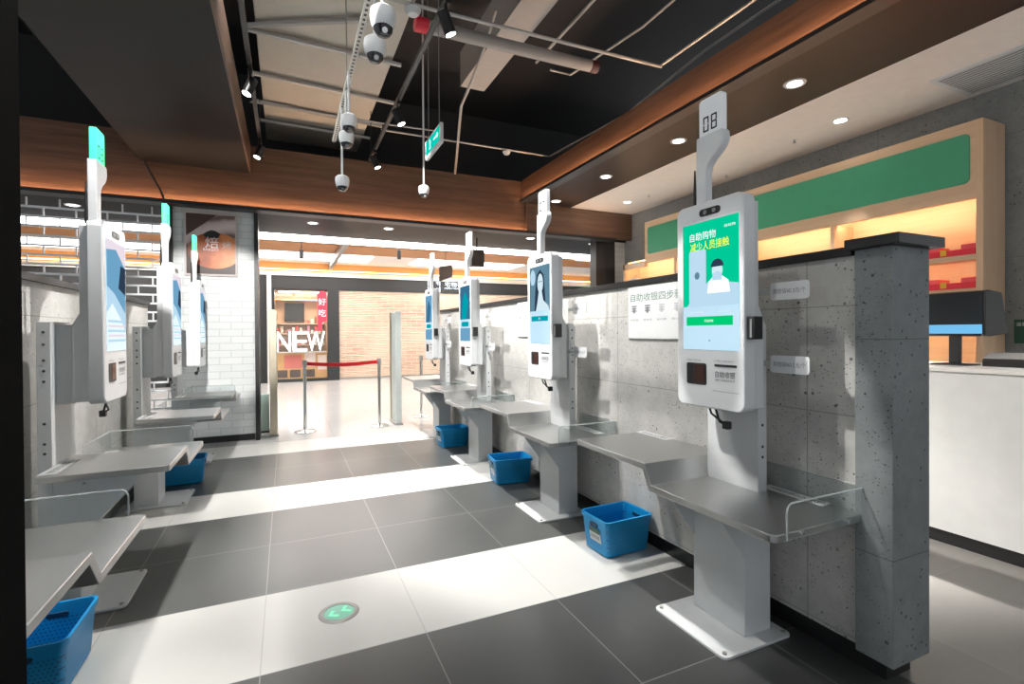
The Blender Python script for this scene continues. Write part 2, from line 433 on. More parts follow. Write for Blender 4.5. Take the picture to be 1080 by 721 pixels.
def ad_screen(kind, scr):
    L, Rr, Bt, Tp = .125, -.253, 1.503, 2.184      # screen limits in y (left edge is +y) and z
    fx = -.1225
    def pan(name, pts, mat, d=0): return obj(name, flat(B(), fx-d, pts), SM[mat], scr)
    def rc(a, b, c, d): return [(a, c), (b, c), (b, d), (a, d)]
    if kind == 'green':
        pan('advert_panel', rc(L, Rr, 1.735, Tp), 'green')
        text('advert_title', '自助购物', SM['white'], scr, (fx-.001, -.018, 2.110), (0, -1, 0), (0, 0, 1), .044, .18)
        text('advert_title', '减少人员接触', SM['yellow'], scr, (fx-.001, -.062, 2.056), (0, -1, 0), (0, 0, 1), .046, .262)
        text('advert_logo', '·自助购', SM['white'], scr, (fx-.001, -.195, 2.135), (0, -1, 0), (0, 0, 1), .014, .075)
        pan('phone_picture', rrect(-.042, .078, 1.74, 2.036, .012), 'pale', .0008)
        pan('phone_picture', ell(.02, 1.90, .018, .02), 'grey', .0014)
        pan('counter_picture', [(L-.03, 1.735), (Rr, 1.735), (Rr, 1.84), (-.07, 1.87), (.03, 1.80)], 'pale', .0011)
        pan('person_picture', [(-.05, 1.80), (-.20, 1.80), (-.19, 1.86), (-.15, 1.885), (-.09, 1.885), (-.06, 1.86)], 'white', .0016)
        pan('person_picture', ell(-.118, 1.915, .035, .045), 'skin', .0019)
        pan('person_picture', ell(-.118, 1.935, .042, .04, 14, 0, 180), 'hair', .0022)
        pan('person_picture', [(-.085, 1.865), (-.15, 1.865), (-.148, 1.90), (-.118, 1.912), (-.088, 1.90)], 'pale', .0022)
        pan('button', rc(.10, -.215, 1.632, 1.680), 'btn')
        text('button_text', '开始购物', SM['white'], scr, (fx-.001, -.06, 1.656), (0, -1, 0), (0, 0, 1), .014, .06)
        pan('arrow_mark', [(-.055, 1.555), (-.07, 1.555), (-.0625, 1.545)], 'grey')
        for k, (a, b) in enumerate(((.07, -.02), (-.12, -.20))): pan('caption_line', rc(a, b, 1.700, 1.706), 'skin')
    elif kind == 'portrait':
        pan('advert_panel', rc(L, Rr, 1.79, Tp), 'grey')
        pan('advert_panel', ell(.06, 2.09, .05, .07), 'pale', .0004)
        pan('person_picture', [(.03, 1.79), (-.19, 1.79), (-.17, 1.95), (-.15, 2.10), (-.08, 2.15), (-.02, 2.11), (.01, 1.98)], 'hair', .0008)
        pan('person_picture', ell(-.085, 2.03, .052, .085), 'skin', .0016)
        pan('person_picture', [(-.06, 1.97), (-.11, 1.97), (-.14, 1.88), (-.23, 1.83), (-.25, 1.79), (.0, 1.79), (-.03, 1.86)], 'skin', .0014)
        for a in (-.065, -.105): pan('person_picture', ell(a, 2.045, .011, .005), 'hair', .002)
        pan('person_picture', ell(-.085, 1.985, .014, .006), 'pink', .002)
        pan('button', rc(.09, -.22, 1.70, 1.745), 'teal')
        text('button_text', '开始', SM['white'], scr, (fx-.001, -.065, 1.7225), (0, -1, 0), (0, 0, 1), .018)
    elif kind in ('teal', 'azure'):
        pan('advert_panel', rc(L, Rr, 1.77, Tp), 'deep' if kind == 'teal' else 'sky')
        pan('advert_panel', [(.06, 1.77), (-.12, 1.77), (-.19, 2.0), (-.06, 2.12), (.02, 2.0)], 'teal' if kind == 'teal' else 'deep', .0006)
        pan('button', rrect(-.20, .07, 1.68, 1.74, .028), 'teal')
        pan('lower_panel', rc(L, Rr, 1.503, 1.66), 'sky')
    else:
        pan('advert_panel', [(L, 1.90), (-.02, 1.86), (Rr, 1.74), (Rr, 2.04), (-.06, 2.14), (L, 2.12)], 'sky')
        pan('advert_panel', [(L, 2.12), (-.06, 2.14), (Rr, 2.04), (Rr, 2.184), (L, 2.184)], 'pink', .0002)
        pan('advert_panel', [(-.10, 1.90), (Rr, 1.86), (Rr, 2.04), (-.15, 2.05)], 'hair', .0006)
        pan('advert_panel', [(L, 1.74), (.02, 1.80), (-.16, 1.70), (Rr, 1.62), (Rr, 1.74), (-.02, 1.86), (L, 1.90)], 'pale', .0005)
        for k in range(5): pan('lower_stripe', rc(L-.02, Rr+.02, 1.56+.03*k, 1.575+.03*k), 'pink' if k % 2 else 'pale', .0008)  # alternating pink and pale stripes across the lower screen

def make_kiosk(label, loc, rz, num, kind, T, group, lit, tags=True):
    r = thing('self_checkout_kiosk', label, 'self-checkout', loc, rz, group)
    pl = obj('base_plate', B().prism(rrect(-.23, .25, -.256, .256, .03), 'z', 0, .014), 'white', r, bevel=.002)
    for u in (-.20, .22):
        for v in (-.226, .226): obj('bolt', B().cyl((u, v, .014), (u, v, .022), .011, n=10), 'galv', pl)
    ctop = T['ctop']
    cb = B().box(0, .19, T['cy0'], .18, .014, ctop)
    obj('column', cb, 'white', r, bevel=.004)
    gx = T['gx']; gz = ctop+.0
    for v in (T['cy0'], .172):
        zt = T['zlo']-.036 if (v < T['slo'] and T['zlo'] < T['zup']) else T['zup']-.036
        g = obj('gusset', B().prism([(.0, .42), (.0, zt), (gx, zt), (gx, zt-.02)], 'y', v, v+.006), 'white', r)
        obj('bolt', B().cyl((-.02, v-.003, zt-.08), (-.02, v+.009, zt-.08), .008, n=8), 'galv', g)
    # stepped steel table
    x0, x1, a, s1, s2, e, zl, zu, th = T['x0'], T['x1'], T['lo'], T['slo'], T['sup'], T['hi'], T['zlo'], T['zup'], .036
    top = [(a, zl), (s1, zl), (s2, zu), (e, zu)]
    bot = [(e, zu-th), (s2+.02, zu-th), (s1+.02, zl-th), (a, zl-th)]
    tb = B().prism(top+bot, 'x', x0, x1)
    ve = [q for q in tb.bm.edges if abs(abs(q.verts[0].co.z-q.verts[1].co.z)-th) < 1e-4 and abs(q.verts[0].co.y-q.verts[1].co.y) < 1e-5]
    bmesh.ops.bevel(tb.bm, geom=ve, offset=.032, segments=5, affect='EDGES', profile=.5)
    tt = obj('table_top', tb, 'steel', r, bevel=.004, segs=3)
    def strip(yy0, yy1, z, txt):
        st = obj('instruction_strip', B().prism([(.215+.0, yy0), (.295, yy0+.0), (.295, yy1), (.215, yy1)] if T['x1'] > .25 else [(T['x1']-.085, yy0), (T['x1']-.005, yy0), (T['x1']-.005, yy1), (T['x1']-.085, yy1)], 'z', z, z+.0012), 'paper', r)
        cxm = .255 if T['x1'] > .25 else T['x1']-.045
        text('strip_text', txt, 'ink', st, (cxm, (yy0+yy1)/2, z+.0016), (0, -1, 0), (1, 0, 0), .040, abs(yy1-yy0)*.82)
    strip(T['st1'][0], T['st1'][1], zl+.0005, '扫码后商品放置区')
    strip(T['st2'][0], T['st2'][1], zu+.0005, '待扫商品放置区')
    # acrylic guard round the tray
    h = .125
    g = B(); xf = x0+.075
    g.prism(rrect(xf, x1, zl-.03, zl+h, .035, 6, '0100'), 'y', a-.009, a-.001)
    g.box(x1, x1+.008, a-.009, min(s1-.05, a+.55), zl-.03, zl+h)
    ag = obj('acrylic_guard', g, 'acrylic', r)
    eg = B(); q = rrect(xf, x1, zl-.03, zl+h, .035, 6, '0100')
    path = [(u, a-.005, v) for u, v in q if True]
    edge = [(x1, a-.005, zl+h)]+[(u, a-.005, v) for u, v in q[1:8]]+[(xf, a-.005, zl-.03)]
    eg.tube(edge, .0042, 6); eg.tube([(x1+.004, a-.005, zl-.03), (x1+.004, a-.005, zl+h)], .0042, 6)
    eg.tube([(x1+.004, a-.005, zl+h), (x1+.004, min(s1-.05, a+.55), zl+h)], .0036, 6)
    obj('guard_edge', eg, 'acrylic_edge', ag)
    for u in (x0+.17, x1-.12): obj('guard_screw', B().cyl((u, a-.012, zl-.012), (u, a+.0, zl-.012), .009, n=10), 'chrome', ag)
    # post against the wall
    pz = T['zlo']-.06
    po = obj('post', B().prism([(-.16, pz), (.19, pz), (.19, 1.68), (-.13, 1.68), (-.16, 1.63)], 'x', .12, .185), 'white', r, bevel=.003)
    yy = -.1605 if tags else .1905
    for z in (.93, .985, 1.10, 1.34, 1.40, 1.46, 1.55, 1.62): obj('mounting_hole', B().cyl((.152, yy-.001, z), (.152, yy+.001, z), .008, n=10), 'ink', po)
    obj('mounting_arm', B().box(.03, .125, -.10, .12, 1.20, 1.66), 'white', r, bevel=.004)
    # screen unit
    obj('rear_housing', B().prism([(-.042, 1.21), (.035, 1.21), (.035, 1.66), (.0, 1.73), (.0, 2.25), (-.042, 2.25)], 'y', -.265, .16), 'white', r, bevel=.006)
    hs = B().prism(rrect(-.28, .175, 1.194, 2.288, .045, 8), 'x', -.12, -.04)
    obj('screen_housing', hs, 'white_gloss', r, bevel=.008, segs=3)
    sc = obj('display', B().box(-.1215, -.119, -.254, .126, 1.502, 2.185), SM['blue'], r)
    ad_screen(kind, sc)
    cm = obj('camera_slot', B().prism(rrect(-.137, .005, 2.212, 2.250, .018), 'x', -.1225, -.118), 'black', r)
    for u in (-.035, -.095): obj('lens', B().cyl((-.124, u, 2.231), (-.122, u, 2.231), .012, n=14), 'ink_grey', cm)
    sw = obj('scan_window', B().prism(rrect(-.04, .10, 1.315, 1.43, .012), 'x', -.1225, -.118), 'black', r)
    obj('scan_glass', B().prism(rrect(-.03, .045, 1.325, 1.42, .008), 'x', -.124, -.122), simple('scanner_glass', (.05, .018, .015), .1), sw)
    obj('receipt_slot', B().box(-.1225, -.118, -.235, -.097, 1.418, 1.43), 'black', r)
    lb = obj('front_label', flat(B(), -.1212, [(-.08, 1.29), (-.25, 1.29), (-.25, 1.292), (-.08, 1.292)]), 'ink_grey', r)
    text('label_text', '自助收银', 'ink', lb, (-.1214, -.163, 1.378), (0, -1, 0), (0, 0, 1), .034, .125)
    text('label_text', 'SELF CHECKOUT', 'ink', lb, (-.1214, -.163, 1.349), (0, -1, 0), (0, 0, 1), .011, .125)
    text('label_text', '扫码口 SCAN', 'ink_grey', lb, (-.1214, .05, 1.445), (0, -1, 0), (0, 0, 1), .010, .10)
    text('label_text', '小票口 RECEIPT', 'ink_grey', lb, (-.1214, -.155, 1.447), (0, -1, 0), (0, 0, 1), .010, .125)
    rd = obj('card_reader', B().box(-.105, -.045, -.325, -.282, 1.56, 1.672), 'black' if tags else 'white_gloss', r, bevel=.005)
    obj('reader_slot', B().box(-.107, -.104, -.312, -.300, 1.57, 1.66), 'ink_grey', rd)
    wb = obj('cable', B().tube([(-.07, .0, 1.21), (-.075, -.03, 1.16), (-.07, -.085, 1.13), (-.03, -.09, 1.10), (-.05, -.06, 1.12), (-.07, -.05, 1.20)], .006), 'black', r, smooth=True)
    obj('cable_plug', B().box(-.055, -.02, -.115, -.08, 1.085, 1.125), 'black', wb, bevel=.004)
    # number sign on its bent arm
    arm = [(.08, 2.24), (.010, 2.24), (.010, 2.46), (.002, 2.49), (-.028, 2.525), (-.075, 2.555), (-.10, 2.58), (-.113, 2.615), (-.109, 2.65), (-.097, 2.665), (.078, 2.665)]
    obj('sign_arm', B().prism(arm, 'x', -.07, -.02), 'white_gloss', r, bevel=.006)
    sp = obj('number_sign', B().prism(rrect(-.097, .063, 2.64, 2.865, .02, 5, '1100'), 'x', -.062, -.028), lit, r, bevel=.003)
    db = B()
    def put(bb, u0, u1, v0, v1): bb.quad((-.0632, -u0, v0), (-.0632, -u1, v0), (-.0632, -u1, v1), (-.0632, -u0, v1))
    seven(db, num[0], -.033, 2.683, .040, .082, .009, put); seven(db, num[1], .022, 2.683, .040, .082, .009, put)
    obj('digits', db, simple('digit_black', (.012, .013, .014), .8), sp)
    obj('antenna', B().cyl((-.03, .128, 2.26), (-.03, .128, 2.38), .010, .009, 8).cyl((-.03, .128, 2.38), (-.03, .128, 2.51), .009, .004, 8), 'black', r)
    if tags:
        for z, zt in ((1.80, '购物袋¥0.3元/个'), (1.432, '购物袋¥0.5元/个')):
            tg = obj('price_tag', B().prism(rrect(-.447, -.238, z-.044, z+.044, .016), 'x', .116, .119), 'paper', r)
            obj('tag_arm', B().box(.1165, .1185, -.24, -.15, z-.015, z+.015), 'acrylic_edge', tg)
            text('tag_text', zt, 'ink_grey', tg, (.1156, -.342, z), (0, -1, 0), (0, 0, 1), .026, .175)
    return r

TR = dict(x0=-.31, x1=.295, lo=-.585, slo=.18, sup=.235, hi=.965, zlo=.745, zup=.855, cy0=-.175, ctop=.71, gx=-.20, st1=(-.44, -.095), st2=(.655, .975))
TL = dict(x0=-.485, x1=.12, lo=-.85, slo=-.20, sup=-.11, hi=.45, zlo=.745, zup=.855, cy0=-.10, ctop=.80, gx=-.34, st1=(-.70, -.36), st2=(.04, .40))
sign_white = simple('sign_white', (.72, .74, .76), .35, 0, (.9, .95, 1.), .12)
sign_green = simple('sign_green', (.05, .6, .3), .3, 0, (.03, .62, .27), 1.0)
GR = 'self-checkout kiosks along the right concrete wall'; GL = 'self-checkout kiosks along the left concrete wall'
make_kiosk('large nearest white self-checkout kiosk numbered 08 with green advert screen', (2.15, 2.02, 0), 0, '08', 'green', TR, GR, sign_white)
make_kiosk('white self-checkout kiosk numbered 07 showing a long-haired portrait on its screen', (2.15, 3.95, 0), 0, '07', 'portrait', TR, GR, sign_white)
make_kiosk('white self-checkout kiosk with dark teal screen, third along the right concrete wall', (2.15, 5.95, 0), 0, '06', 'teal', TR, GR, sign_white)
make_kiosk('farthest white self-checkout kiosk with small blue screen at end of right wall', (2.15, 7.68, 0), 0, '05', 'azure', TR, GR, sign_white)
make_kiosk('self-checkout kiosk by the black foreground pillar, only its steel table in view', (-1.10, 2.05, 0), PI, '04', 'blue', TL, GL, sign_green, False)
make_kiosk('white self-checkout kiosk with green lit sign reading 03 on the left', (-1.10, 3.85, 0), PI, '03', 'blue', TL, GL, sign_green, False)
make_kiosk('slim white self-checkout kiosk with green sign, middle one on the left side', (-1.10, 5.78, 0), PI, '02', 'blue', TL, GL, sign_green, False)
make_kiosk('smallest left self-checkout kiosk, standing in front of the white brick wall', (-1.10, 7.45, 0), PI, '01', 'blue', TL, GL, sign_green, False)

# ------------------------------------------------------------------ shopping baskets
def perforated():
    b = NB('blue_perforated_plastic'); p = b.n('ShaderNodeTexCoord').outputs['Object']
    sp = b.n('ShaderNodeSeparateXYZ'); b.l(p, sp.inputs[0])
    u = b.math('ADD', sp.outputs[0], sp.outputs[1]); v = sp.outputs[2]
    row = b.math('FLOOR', b.math('DIVIDE', v, .018))
    fu = b.math('SUBTRACT', b.math('FRACT', b.math('ADD', b.math('DIVIDE', u, .018), b.math('MULTIPLY', row, .5))), .5)
    fv = b.math('SUBTRACT', b.math('FRACT', b.math('DIVIDE', v, .018)), .5)
    d = b.math('SQRT', b.math('ADD', b.math('MULTIPLY', fu, fu), b.math('MULTIPLY', fv, fv)))
    hole = b.math('MULTIPLY', b.math('LESS_THAN', d, .27), b.math('MULTIPLY', b.math('GREATER_THAN', v, .03), b.math('LESS_THAN', v, .195)))
    b.col(b.mix(b.math('MULTIPLY', hole, .8), (.003, .25, .55), (.002, .08, .22))); b.rough(.38)
    b.bump(b.math('SUBTRACT', 1., hole), .6, .003)
    return b.m
M['basket'] = perforated()
def make_basket(label, loc, rz, group):
    r = thing('shopping_basket', label, 'basket', loc, rz, group)
    H_ = .265
    def ring(hx, hy, z, rad, n=5): return [(x, y, z) for x, y in rrect(-hx, hx, -hy, hy, rad, n)]
    prof = [ring(.165, .118, .012, .03), ring(.172, .125, 0, .03), ring(.186, .138, .010, .03), ring(.205, .155, H_-.03, .035), ring(.214, .164, H_-.028, .038), ring(.216, .166, H_, .038),
            ring(.202, .152, H_, .034), ring(.196, .146, H_-.03, .032), ring(.178, .130, .02, .028), ring(.15, .105, .016, .025)]
    b = B(); rings = [[b.bm.verts.new(p) for p in q] for q in prof]; n = len(rings[0])
    b.bm.faces.new(rings[0][::-1])
    for u, v in zip(rings, rings[1:]):
        for k in range(n): b.bm.faces.new((u[k], u[(k+1) % n], v[(k+1) % n], v[k]))
    b.bm.faces.new(rings[-1])
    obj('tub', b, 'basket', r, smooth=True)
    hb = B()
    for sx in (-1, 1):
        hb.prism(rrect(-.045, .045, H_-.070, H_-.045, .012), 'x', sx*.188, sx*.2095)
    obj('hand_slot', hb, simple('slot_shadow', (.002, .03, .07), .6), r)
    lp = B().quad((-.1937, .055, .085), (-.1937, -.075, .085), (-.2065, -.075, .17), (-.2065, .055, .17))
    lb = obj('paper_label', lp, 'paper', r)
    obj('label_band', B().quad((-.2045, .055, .150), (-.2045, -.075, .150), (-.2098, -.075, .185), (-.2098, .055, .185)), simple('label_green', (.02, .08, .05), .5), lb)
    text('label_text', '店内购物筐', 'ink', lb, (-.2008, -.01, .120), (0, -1, 0), (-.14, 0, 1), .030, .105)
    return r
bk = make_basket('blue plastic basket with white label, nearest on the right, beside kiosk 08', (2.225, 3.05, 0), .04, 'blue shopping baskets')
dup(bk, (2.20, 4.93, 0), -.12, 'blue plastic basket in the middle of the right row, between kiosks 07 and 06')
dup(bk, (2.15, 6.83, 0), .04, 'farthest blue plastic basket, small, at the end of the right row')
dup(bk, (-1.03, 6.42, 0), PI+.06, 'blue plastic basket on the left tucked under the steel table of kiosk 03')
dup(bk, (-1.05, 3.0, 0), -PI/2, 'blue plastic basket in the bottom left corner under the foreground steel table')

# ------------------------------------------------------------------ barriers and gates at the doorway
def make_stanchion(label, loc, belt):
    r = thing('stanchion', label, 'barrier post', loc, 0, 'belt stanchions in the doorway')
    obj('base', B().lathe([(0, 0), (.165, 0), (.165, .014), (.15, .022), (.05, .034), (.03, .05)], (0, 0, 0)), 'chrome', r, smooth=True)
    obj('pole', B().cyl((0, 0, .03), (0, 0, 1.10), .026, n=18), 'chrome', r, smooth=True)
    obj('head', B().lathe([(.026, 1.06), (.036, 1.07), (.036, 1.16), (.03, 1.175), (0, 1.178)], (0, 0, 0)), 'galv', r, smooth=True)
    if belt:
        pts = []
        for i in range(13):
            t = i/12; pts.append((.036+t*(belt-.07), 0, 1.115-.03*math.sin(PI*t)))
        b = B()
        for p, q in zip(pts, pts[1:]):
            b.quad((p[0], 0, p[2]-.03), (q[0], 0, q[2]-.03), (q[0], 0, q[2]+.03), (p[0], 0, p[2]+.03))
        o = obj('belt', b, 'red', r); md = o.modifiers.new('solid', 'SOLIDIFY'); md.thickness = .003
    return r
make_stanchion('chrome stanchion on the left with red belt stretched across the doorway', (.27, 8.80, 0), 1.19)
make_stanchion('chrome stanchion catching the right end of the red belt', (1.46, 8.80, 0), None)
make_stanchion('chrome stanchion half hidden behind the farthest kiosk on the right', (2.36, 9.45, 0), None)

def make_gate(label, loc, hz, front='gate_metal'):
    r = thing('security_gate', label, 'security gate', loc, 0, 'anti-theft gates in the doorway')
    obj('panel', B().prism(rrect(-.25, .25, .03, hz, .03), 'x', -.025, .025), simple('gate_panel', (.60, .66, .63), .3), r, bevel=.006)
    obj('front_trim', B().box(-.052, .052, -.275, -.245, .0, hz+.01), front, r, bevel=.006)
    obj('rear_trim', B().box(-.052, .052, .245, .275, .0, hz+.01), 'gate_metal', r, bevel=.006)
    obj('foot', B().box(-.07, .07, -.29, .29, 0, .03), 'galv', r, bevel=.004)
    return r
make_gate('tall metal security gate beside the white brick wall', (-.19, 8.92, 0), 1.98)
make_gate('tall pale security gate to the right of the red belt', (1.79, 9.05, 0), 1.98, 'gate_pale')
r = thing('control_box', 'small grey-green control box on floor between brick wall and metal gate', 'box', (-.325, 9.12, 0))
obj('case', B().box(-.06, .06, -.08, .08, .02, .62), simple('grey_green', (.30, .38, .34), .5), r, bevel=.01)
obj('foot', B().box(-.07, .07, -.09, .09, 0, .03), 'black', r)

# floor exit light
r = thing('floor_exit_light', 'round recessed floor light with glowing green arrow in the white tiles', 'floor light', (.262, 3.01, 0), .35)
obj('metal_ring', B().lathe([(.082, .001), (.085, .006), (.105, .006), (.112, .001), (.112, 0)], (0, 0, 0), 32), 'galv', r, smooth=True)
ln = obj('lens', B().cyl((0, 0, 0), (0, 0, .003), .083, n=32), simple('floor_lens', (.05, .16, .11), .2, 0, (.10, .36, .25), .5), r)
ab = B()
for dx in (-.045, .03):
    ab.bm.faces.new([ab.bm.verts.new((dx+u, v, .0042)) for u, v in ((-.02, 0), (.02, .042), (.035, .03), (.008, 0), (.035, -.03), (.02, -.042))])
obj('arrow', ab, m_emit('arrow_glow', (.28, .85, .52), .8), r)

# ------------------------------------------------------------------ posters and boards
def board(label, y0, y1, z0, z1):
    r = thing('instruction_board', label, 'notice', (2.4595, (y0+y1)/2, z0), 0, 'instruction boards on the right wall')
    w_ = (y1-y0)/2; h = z1-z0
    obj('panel', B().box(-.012, 0, -w_, w_, 0, h), 'paper', r, bevel=.002)
    text('heading', '自助收银四步骤', 'ink_green', r, (-.0125, w_*.16, h*.79), (0, -1, 0), (0, 0, 1), h*.155, w_*1.52)
    for k in range(4):
        u = w_*(.80-.42*k)
        ib = B()
        for rr in range(3):
            ib.quad((-.0125, u+.026, h*(.52+.045*rr)), (-.0125, u-.03, h*(.52+.045*rr)), (-.0125, u-.03, h*(.545+.045*rr)), (-.0125, u+.03, h*(.545+.045*rr)))
        ib.quad((-.0126, u+.012, h*.49), (-.0126, u-.012, h*.49), (-.0126, u-.012, h*.60), (-.0126, u+.012, h*.60))
        obj('step_icon', ib, 'ink_grey' if k < 2 else simple('pale_ink', (.55, .56, .57), .6), r)
        text('step_text', ('扫商品', '选支付', '去付款', '取小票')[k], 'ink_grey', r, (-.0125, u, h*.36), (0, -1, 0), (0, 0, 1), h*.035, .10)
board('large white instruction board with green heading on concrete wall behind kiosk 08', 2.45, 3.185, 1.548, 1.945)
board('white instruction board mostly hidden behind kiosk 07', 4.50, 5.24, 1.553, 1.945)

# bakery poster (a bread roll in a cloth)
def m_poster():
    b = NB('bread_poster'); P, x, y, z = b.pos()
    u = b.math('DIVIDE', b.math('SUBTRACT', x, -.94), .345); v = b.math('DIVIDE', b.math('SUBTRACT', z, 2.83), .265)
    d = b.math('SQRT', b.math('ADD', b.math('MULTIPLY', u, u), b.math('MULTIPLY', v, v)))
    n = b.noise(P, 3.5, 4); n2 = b.noise(P, 7, 2)
    dd = b.math('ADD', d, b.math('MULTIPLY', b.math('SUBTRACT', n, .5), .10))
    gx_ = b.math('ADD', .45, b.math('MULTIPLY', u, .45))
    bread = b.ramp(b.math('ADD', b.math('MULTIPLY', n2, .45), b.math('MULTIPLY', gx_, .6)), [(.15, (.14, .03, .015)), (.45, (.50, .12, .035)), (.75, (.90, .36, .13))])
    fold = b.math('SINE', b.math('ADD', b.math('MULTIPLY', b.math('ADD', v, b.math('MULTIPLY', u, -.35)), 5.5), b.math('MULTIPLY', n, 3.)))
    cloth = b.ramp(b.math('ADD', .5, b.math('MULTIPLY', fold, .5)), [(.0, (.16, .10, .09)), (.4, (.55, .44, .42)), (1., (.74, .62, .60))])
    dark = b.math('LESS_THAN', b.math('ADD', b.math('MULTIPLY', u, 1.), b.math('MULTIPLY', b.math('SUBTRACT', 1.75, v), .9)), -.15)
    cloth = b.mix(dark, cloth, (.07, .035, .025))
    back = b.mix(b.math('GREATER_THAN', v, .25), (.05, .025, .02), cloth)
    c = b.mix(b.math('LESS_THAN', dd, 1.0), back, bread)
    b.col(c); b.rough(.4); return b.m
r = thing('bakery_poster', 'framed bakery poster of a glazed bread roll on white brick wall', 'poster', (-.99, 8.50, 2.46))
obj('frame', B().box(-.335, .335, -.03, 0, 0, .93).box(-.335, .335, -.028, 0, 0, .93), simple('poster_frame', (.62, .55, .53), .5), r)
obj('picture', B().box(-.31, .31, -.033, -.03, .03, .90), m_poster(), r)
text('lettering', '焙', 'paper', r, (.01, -.0345, .49), (1, 0, 0), (0, 0, 1), .17)
obj('chef_hat', B().prism([(-.07, .56), (.09, .56), (.12, .62), (.06, .66), (.0, .67), (-.06, .64), (-.10, .60)], 'y', -.0345, -.033), 'black', r)
text('lettering', 'BAKERY', 'paper', r, (.0, -.0345, .385), (1, 0, 0), (0, 0, 1), .035, .20)
text('lettering', '烤', simple('faded_white', (.70, .58, .55), .5), r, (.20, -.0345, .46), (1, 0, 0), (0, 0, 1), .12)

# hanging exit sign
r = thing('exit_sign', 'green running-man exit sign hanging on wires from the dark ceiling', 'exit sign', (1.40, 5.0, 3.46))
obj('case', B().prism(rrect(-.29, .29, 0, .20, .01), 'x', -.015, .015), simple('sign_case', (.72, .74, .76), .3), r, bevel=.003)
fc = obj('sign_face', flat(B(), -.0165, rrect(-.25, .26, .035, .18, .005)), m_emit('exit_green', (.0, .42, .33), .9), r)
mb = B()
for s in ([(.10, .06), (.13, .06), (.10, .10), (.115, .135), (.08, .15), (.055, .13), (.075, .105)], ell(.105, .158, .012, .012, 12), [(.06, .06), (.085, .055), (.07, .10), (.09, .115), (.07, .12)],
          [(-.04, .10), (-.17, .10), (-.17, .075), (-.22, .11), (-.17, .145), (-.17, .12), (-.04, .12)]): flat(mb, -.0172, s)
obj('running_man', mb, m_emit('exit_white', (.6, 1., .9), 1.0), fc)
obj('wire', B().cyl((0, .2, .2), (0, .2, 2.74), .004, n=6), 'ink_grey', r); obj('wire', B().cyl((0, -.2, .2), (0, -.2, 2.7), .004, n=6), 'ink_grey', r)

# ------------------------------------------------------------------ ceiling void: duct, beam, pipes, tracks, cameras, spots
tag(obj('air_duct', B().box(-.27, 1.20, .5, 9.42, 4.9, 5.35), 'duct', bevel=.01), 'wide pale sheet-metal air duct under the black ceiling', 'air duct')
for k, (xa, ya, xb, yb, z) in enumerate(((-.35, 6.02, 1.30, 6.08, 4.86), (-.35, 7.00, 1.42, 7.12, 4.86), (-.35, 7.82, 1.40, 7.99, 4.86), (-.35, 8.49, 1.3, 8.56, 4.86), (-.35, 5.95, .80, 5.35, 4.86))):
    lab = ('steel duct support bar crossing under the duct level with the second ceiling camera', 'slotted steel duct support bar with holes, middle of the duct', 'steel duct support bar, second from the wooden back beam',
           'steel duct support bar nearest the wooden back beam', 'steel duct support bar slanting across the near end of the duct')[k]
    tag(obj('support_bar', B().tube([(xa, ya, z), (xb, yb, z)], .028, 6), 'galv'), lab, 'bar', 'duct support bars')
tag(obj('ceiling_beam', B().box(2.35, 2.72, -1, 6.95, 5.2, 5.7), 'beam'), 'pale grey concrete beam running under the black ceiling slab', 'beam')
r = thing('sprinkler_main', 'thick grey sprinkler pipe with red collar crossing under the ceiling', 'pipe', (1.2, 4.95, 4.7))
obj('pipe', B().cyl((.1, 0, 0), (2.05, -.03, 0), .065, n=18), 'grey_pipe', r, smooth=True)
obj('red_collar', B().cyl((0, 0, 0), (.13, 0, 0), .072, n=18), 'red_plastic', r, smooth=True)
obj('end_cap', B().cyl((2.05, -.03, 0), (2.14, -.03, 0), .07, n=18), simple('dark_red', (.06, .01, .01), .5), r, smooth=True)
for k, (pts, lab, rad) in enumerate((
    ([(.2, 4.55, 4.6), (3.9, 4.45, 4.6)], 'thin steel conduit crossing the void above the exit sign', .018),
    ([(3.9, 4.45, 4.62), (3.93, 2.0, 4.62), (3.93, -2, 4.62)], 'thin steel conduit running along above the right wooden beam', .016),
    ([(1.3, 7.48, 4.6), (4.1, 7.48, 4.6)], 'thin steel conduit with smoke detector near the wooden back beam', .014),
    ([(4.12, 7.46, 4.6), (4.3, 5.6, 4.6), (4.3, 4.2, 4.75), (4.3, 1.0, 4.75)], 'bent grey conduit rising along the right wooden beam', .016),
    ([(2.10, 5.0, 5.10), (2.12, 5.3, 4.95), (2.16, 5.86, 4.8), (2.24, 6.6, 4.75), (2.45, 7.4, 4.5), (2.7, 8.31, 4.37)], 'bent grey flexible conduit hanging beside the pale beam', .02),
    ([(2.9, 5.6, 5.0), (2.9, 3.0, 5.0), (2.9, 0.5, 5.0)], 'steel conduit beside the pale concrete beam', .018),
    ([(-.4, 7.3, 4.62), (1.4, 7.3, 4.62), (2.1, 7.25, 4.62)], 'slim steel conduit crossing behind the exit sign wires', .012),
    ([(3.1, 5.6, 4.95), (3.4, 5.6, 4.95), (3.6, 4.4, 4.95), (3.6, 1.0, 4.95)], 'steel conduit bending towards the right wooden beam', .014))):
    tag(obj('conduit', B().tube(pts, rad, 8), 'galv', smooth=True), lab, 'pipe', 'ceiling conduits')
for k, (x, y, z) in enumerate(((.95, 3.98, 4.2), (3.31, 7.47, 4.56))):
    r = thing('smoke_detector', ('round white smoke detector in the void beside the nearest ceiling camera', 'round white smoke detector under the conduit near the back beam')[k], 'detector', (x, y, z), 0, 'smoke detectors')
    obj('body', B().lathe([(0, -.045), (.04, -.045), (.06, -.02), (.065, 0), (0, 0)], (0, 0, 0)), 'white_gloss', r, smooth=True)
    obj('bracket', B().cyl((0, 0, 0), (0, 0, .4 if k == 0 else .04), .012, n=8), 'galv', r)
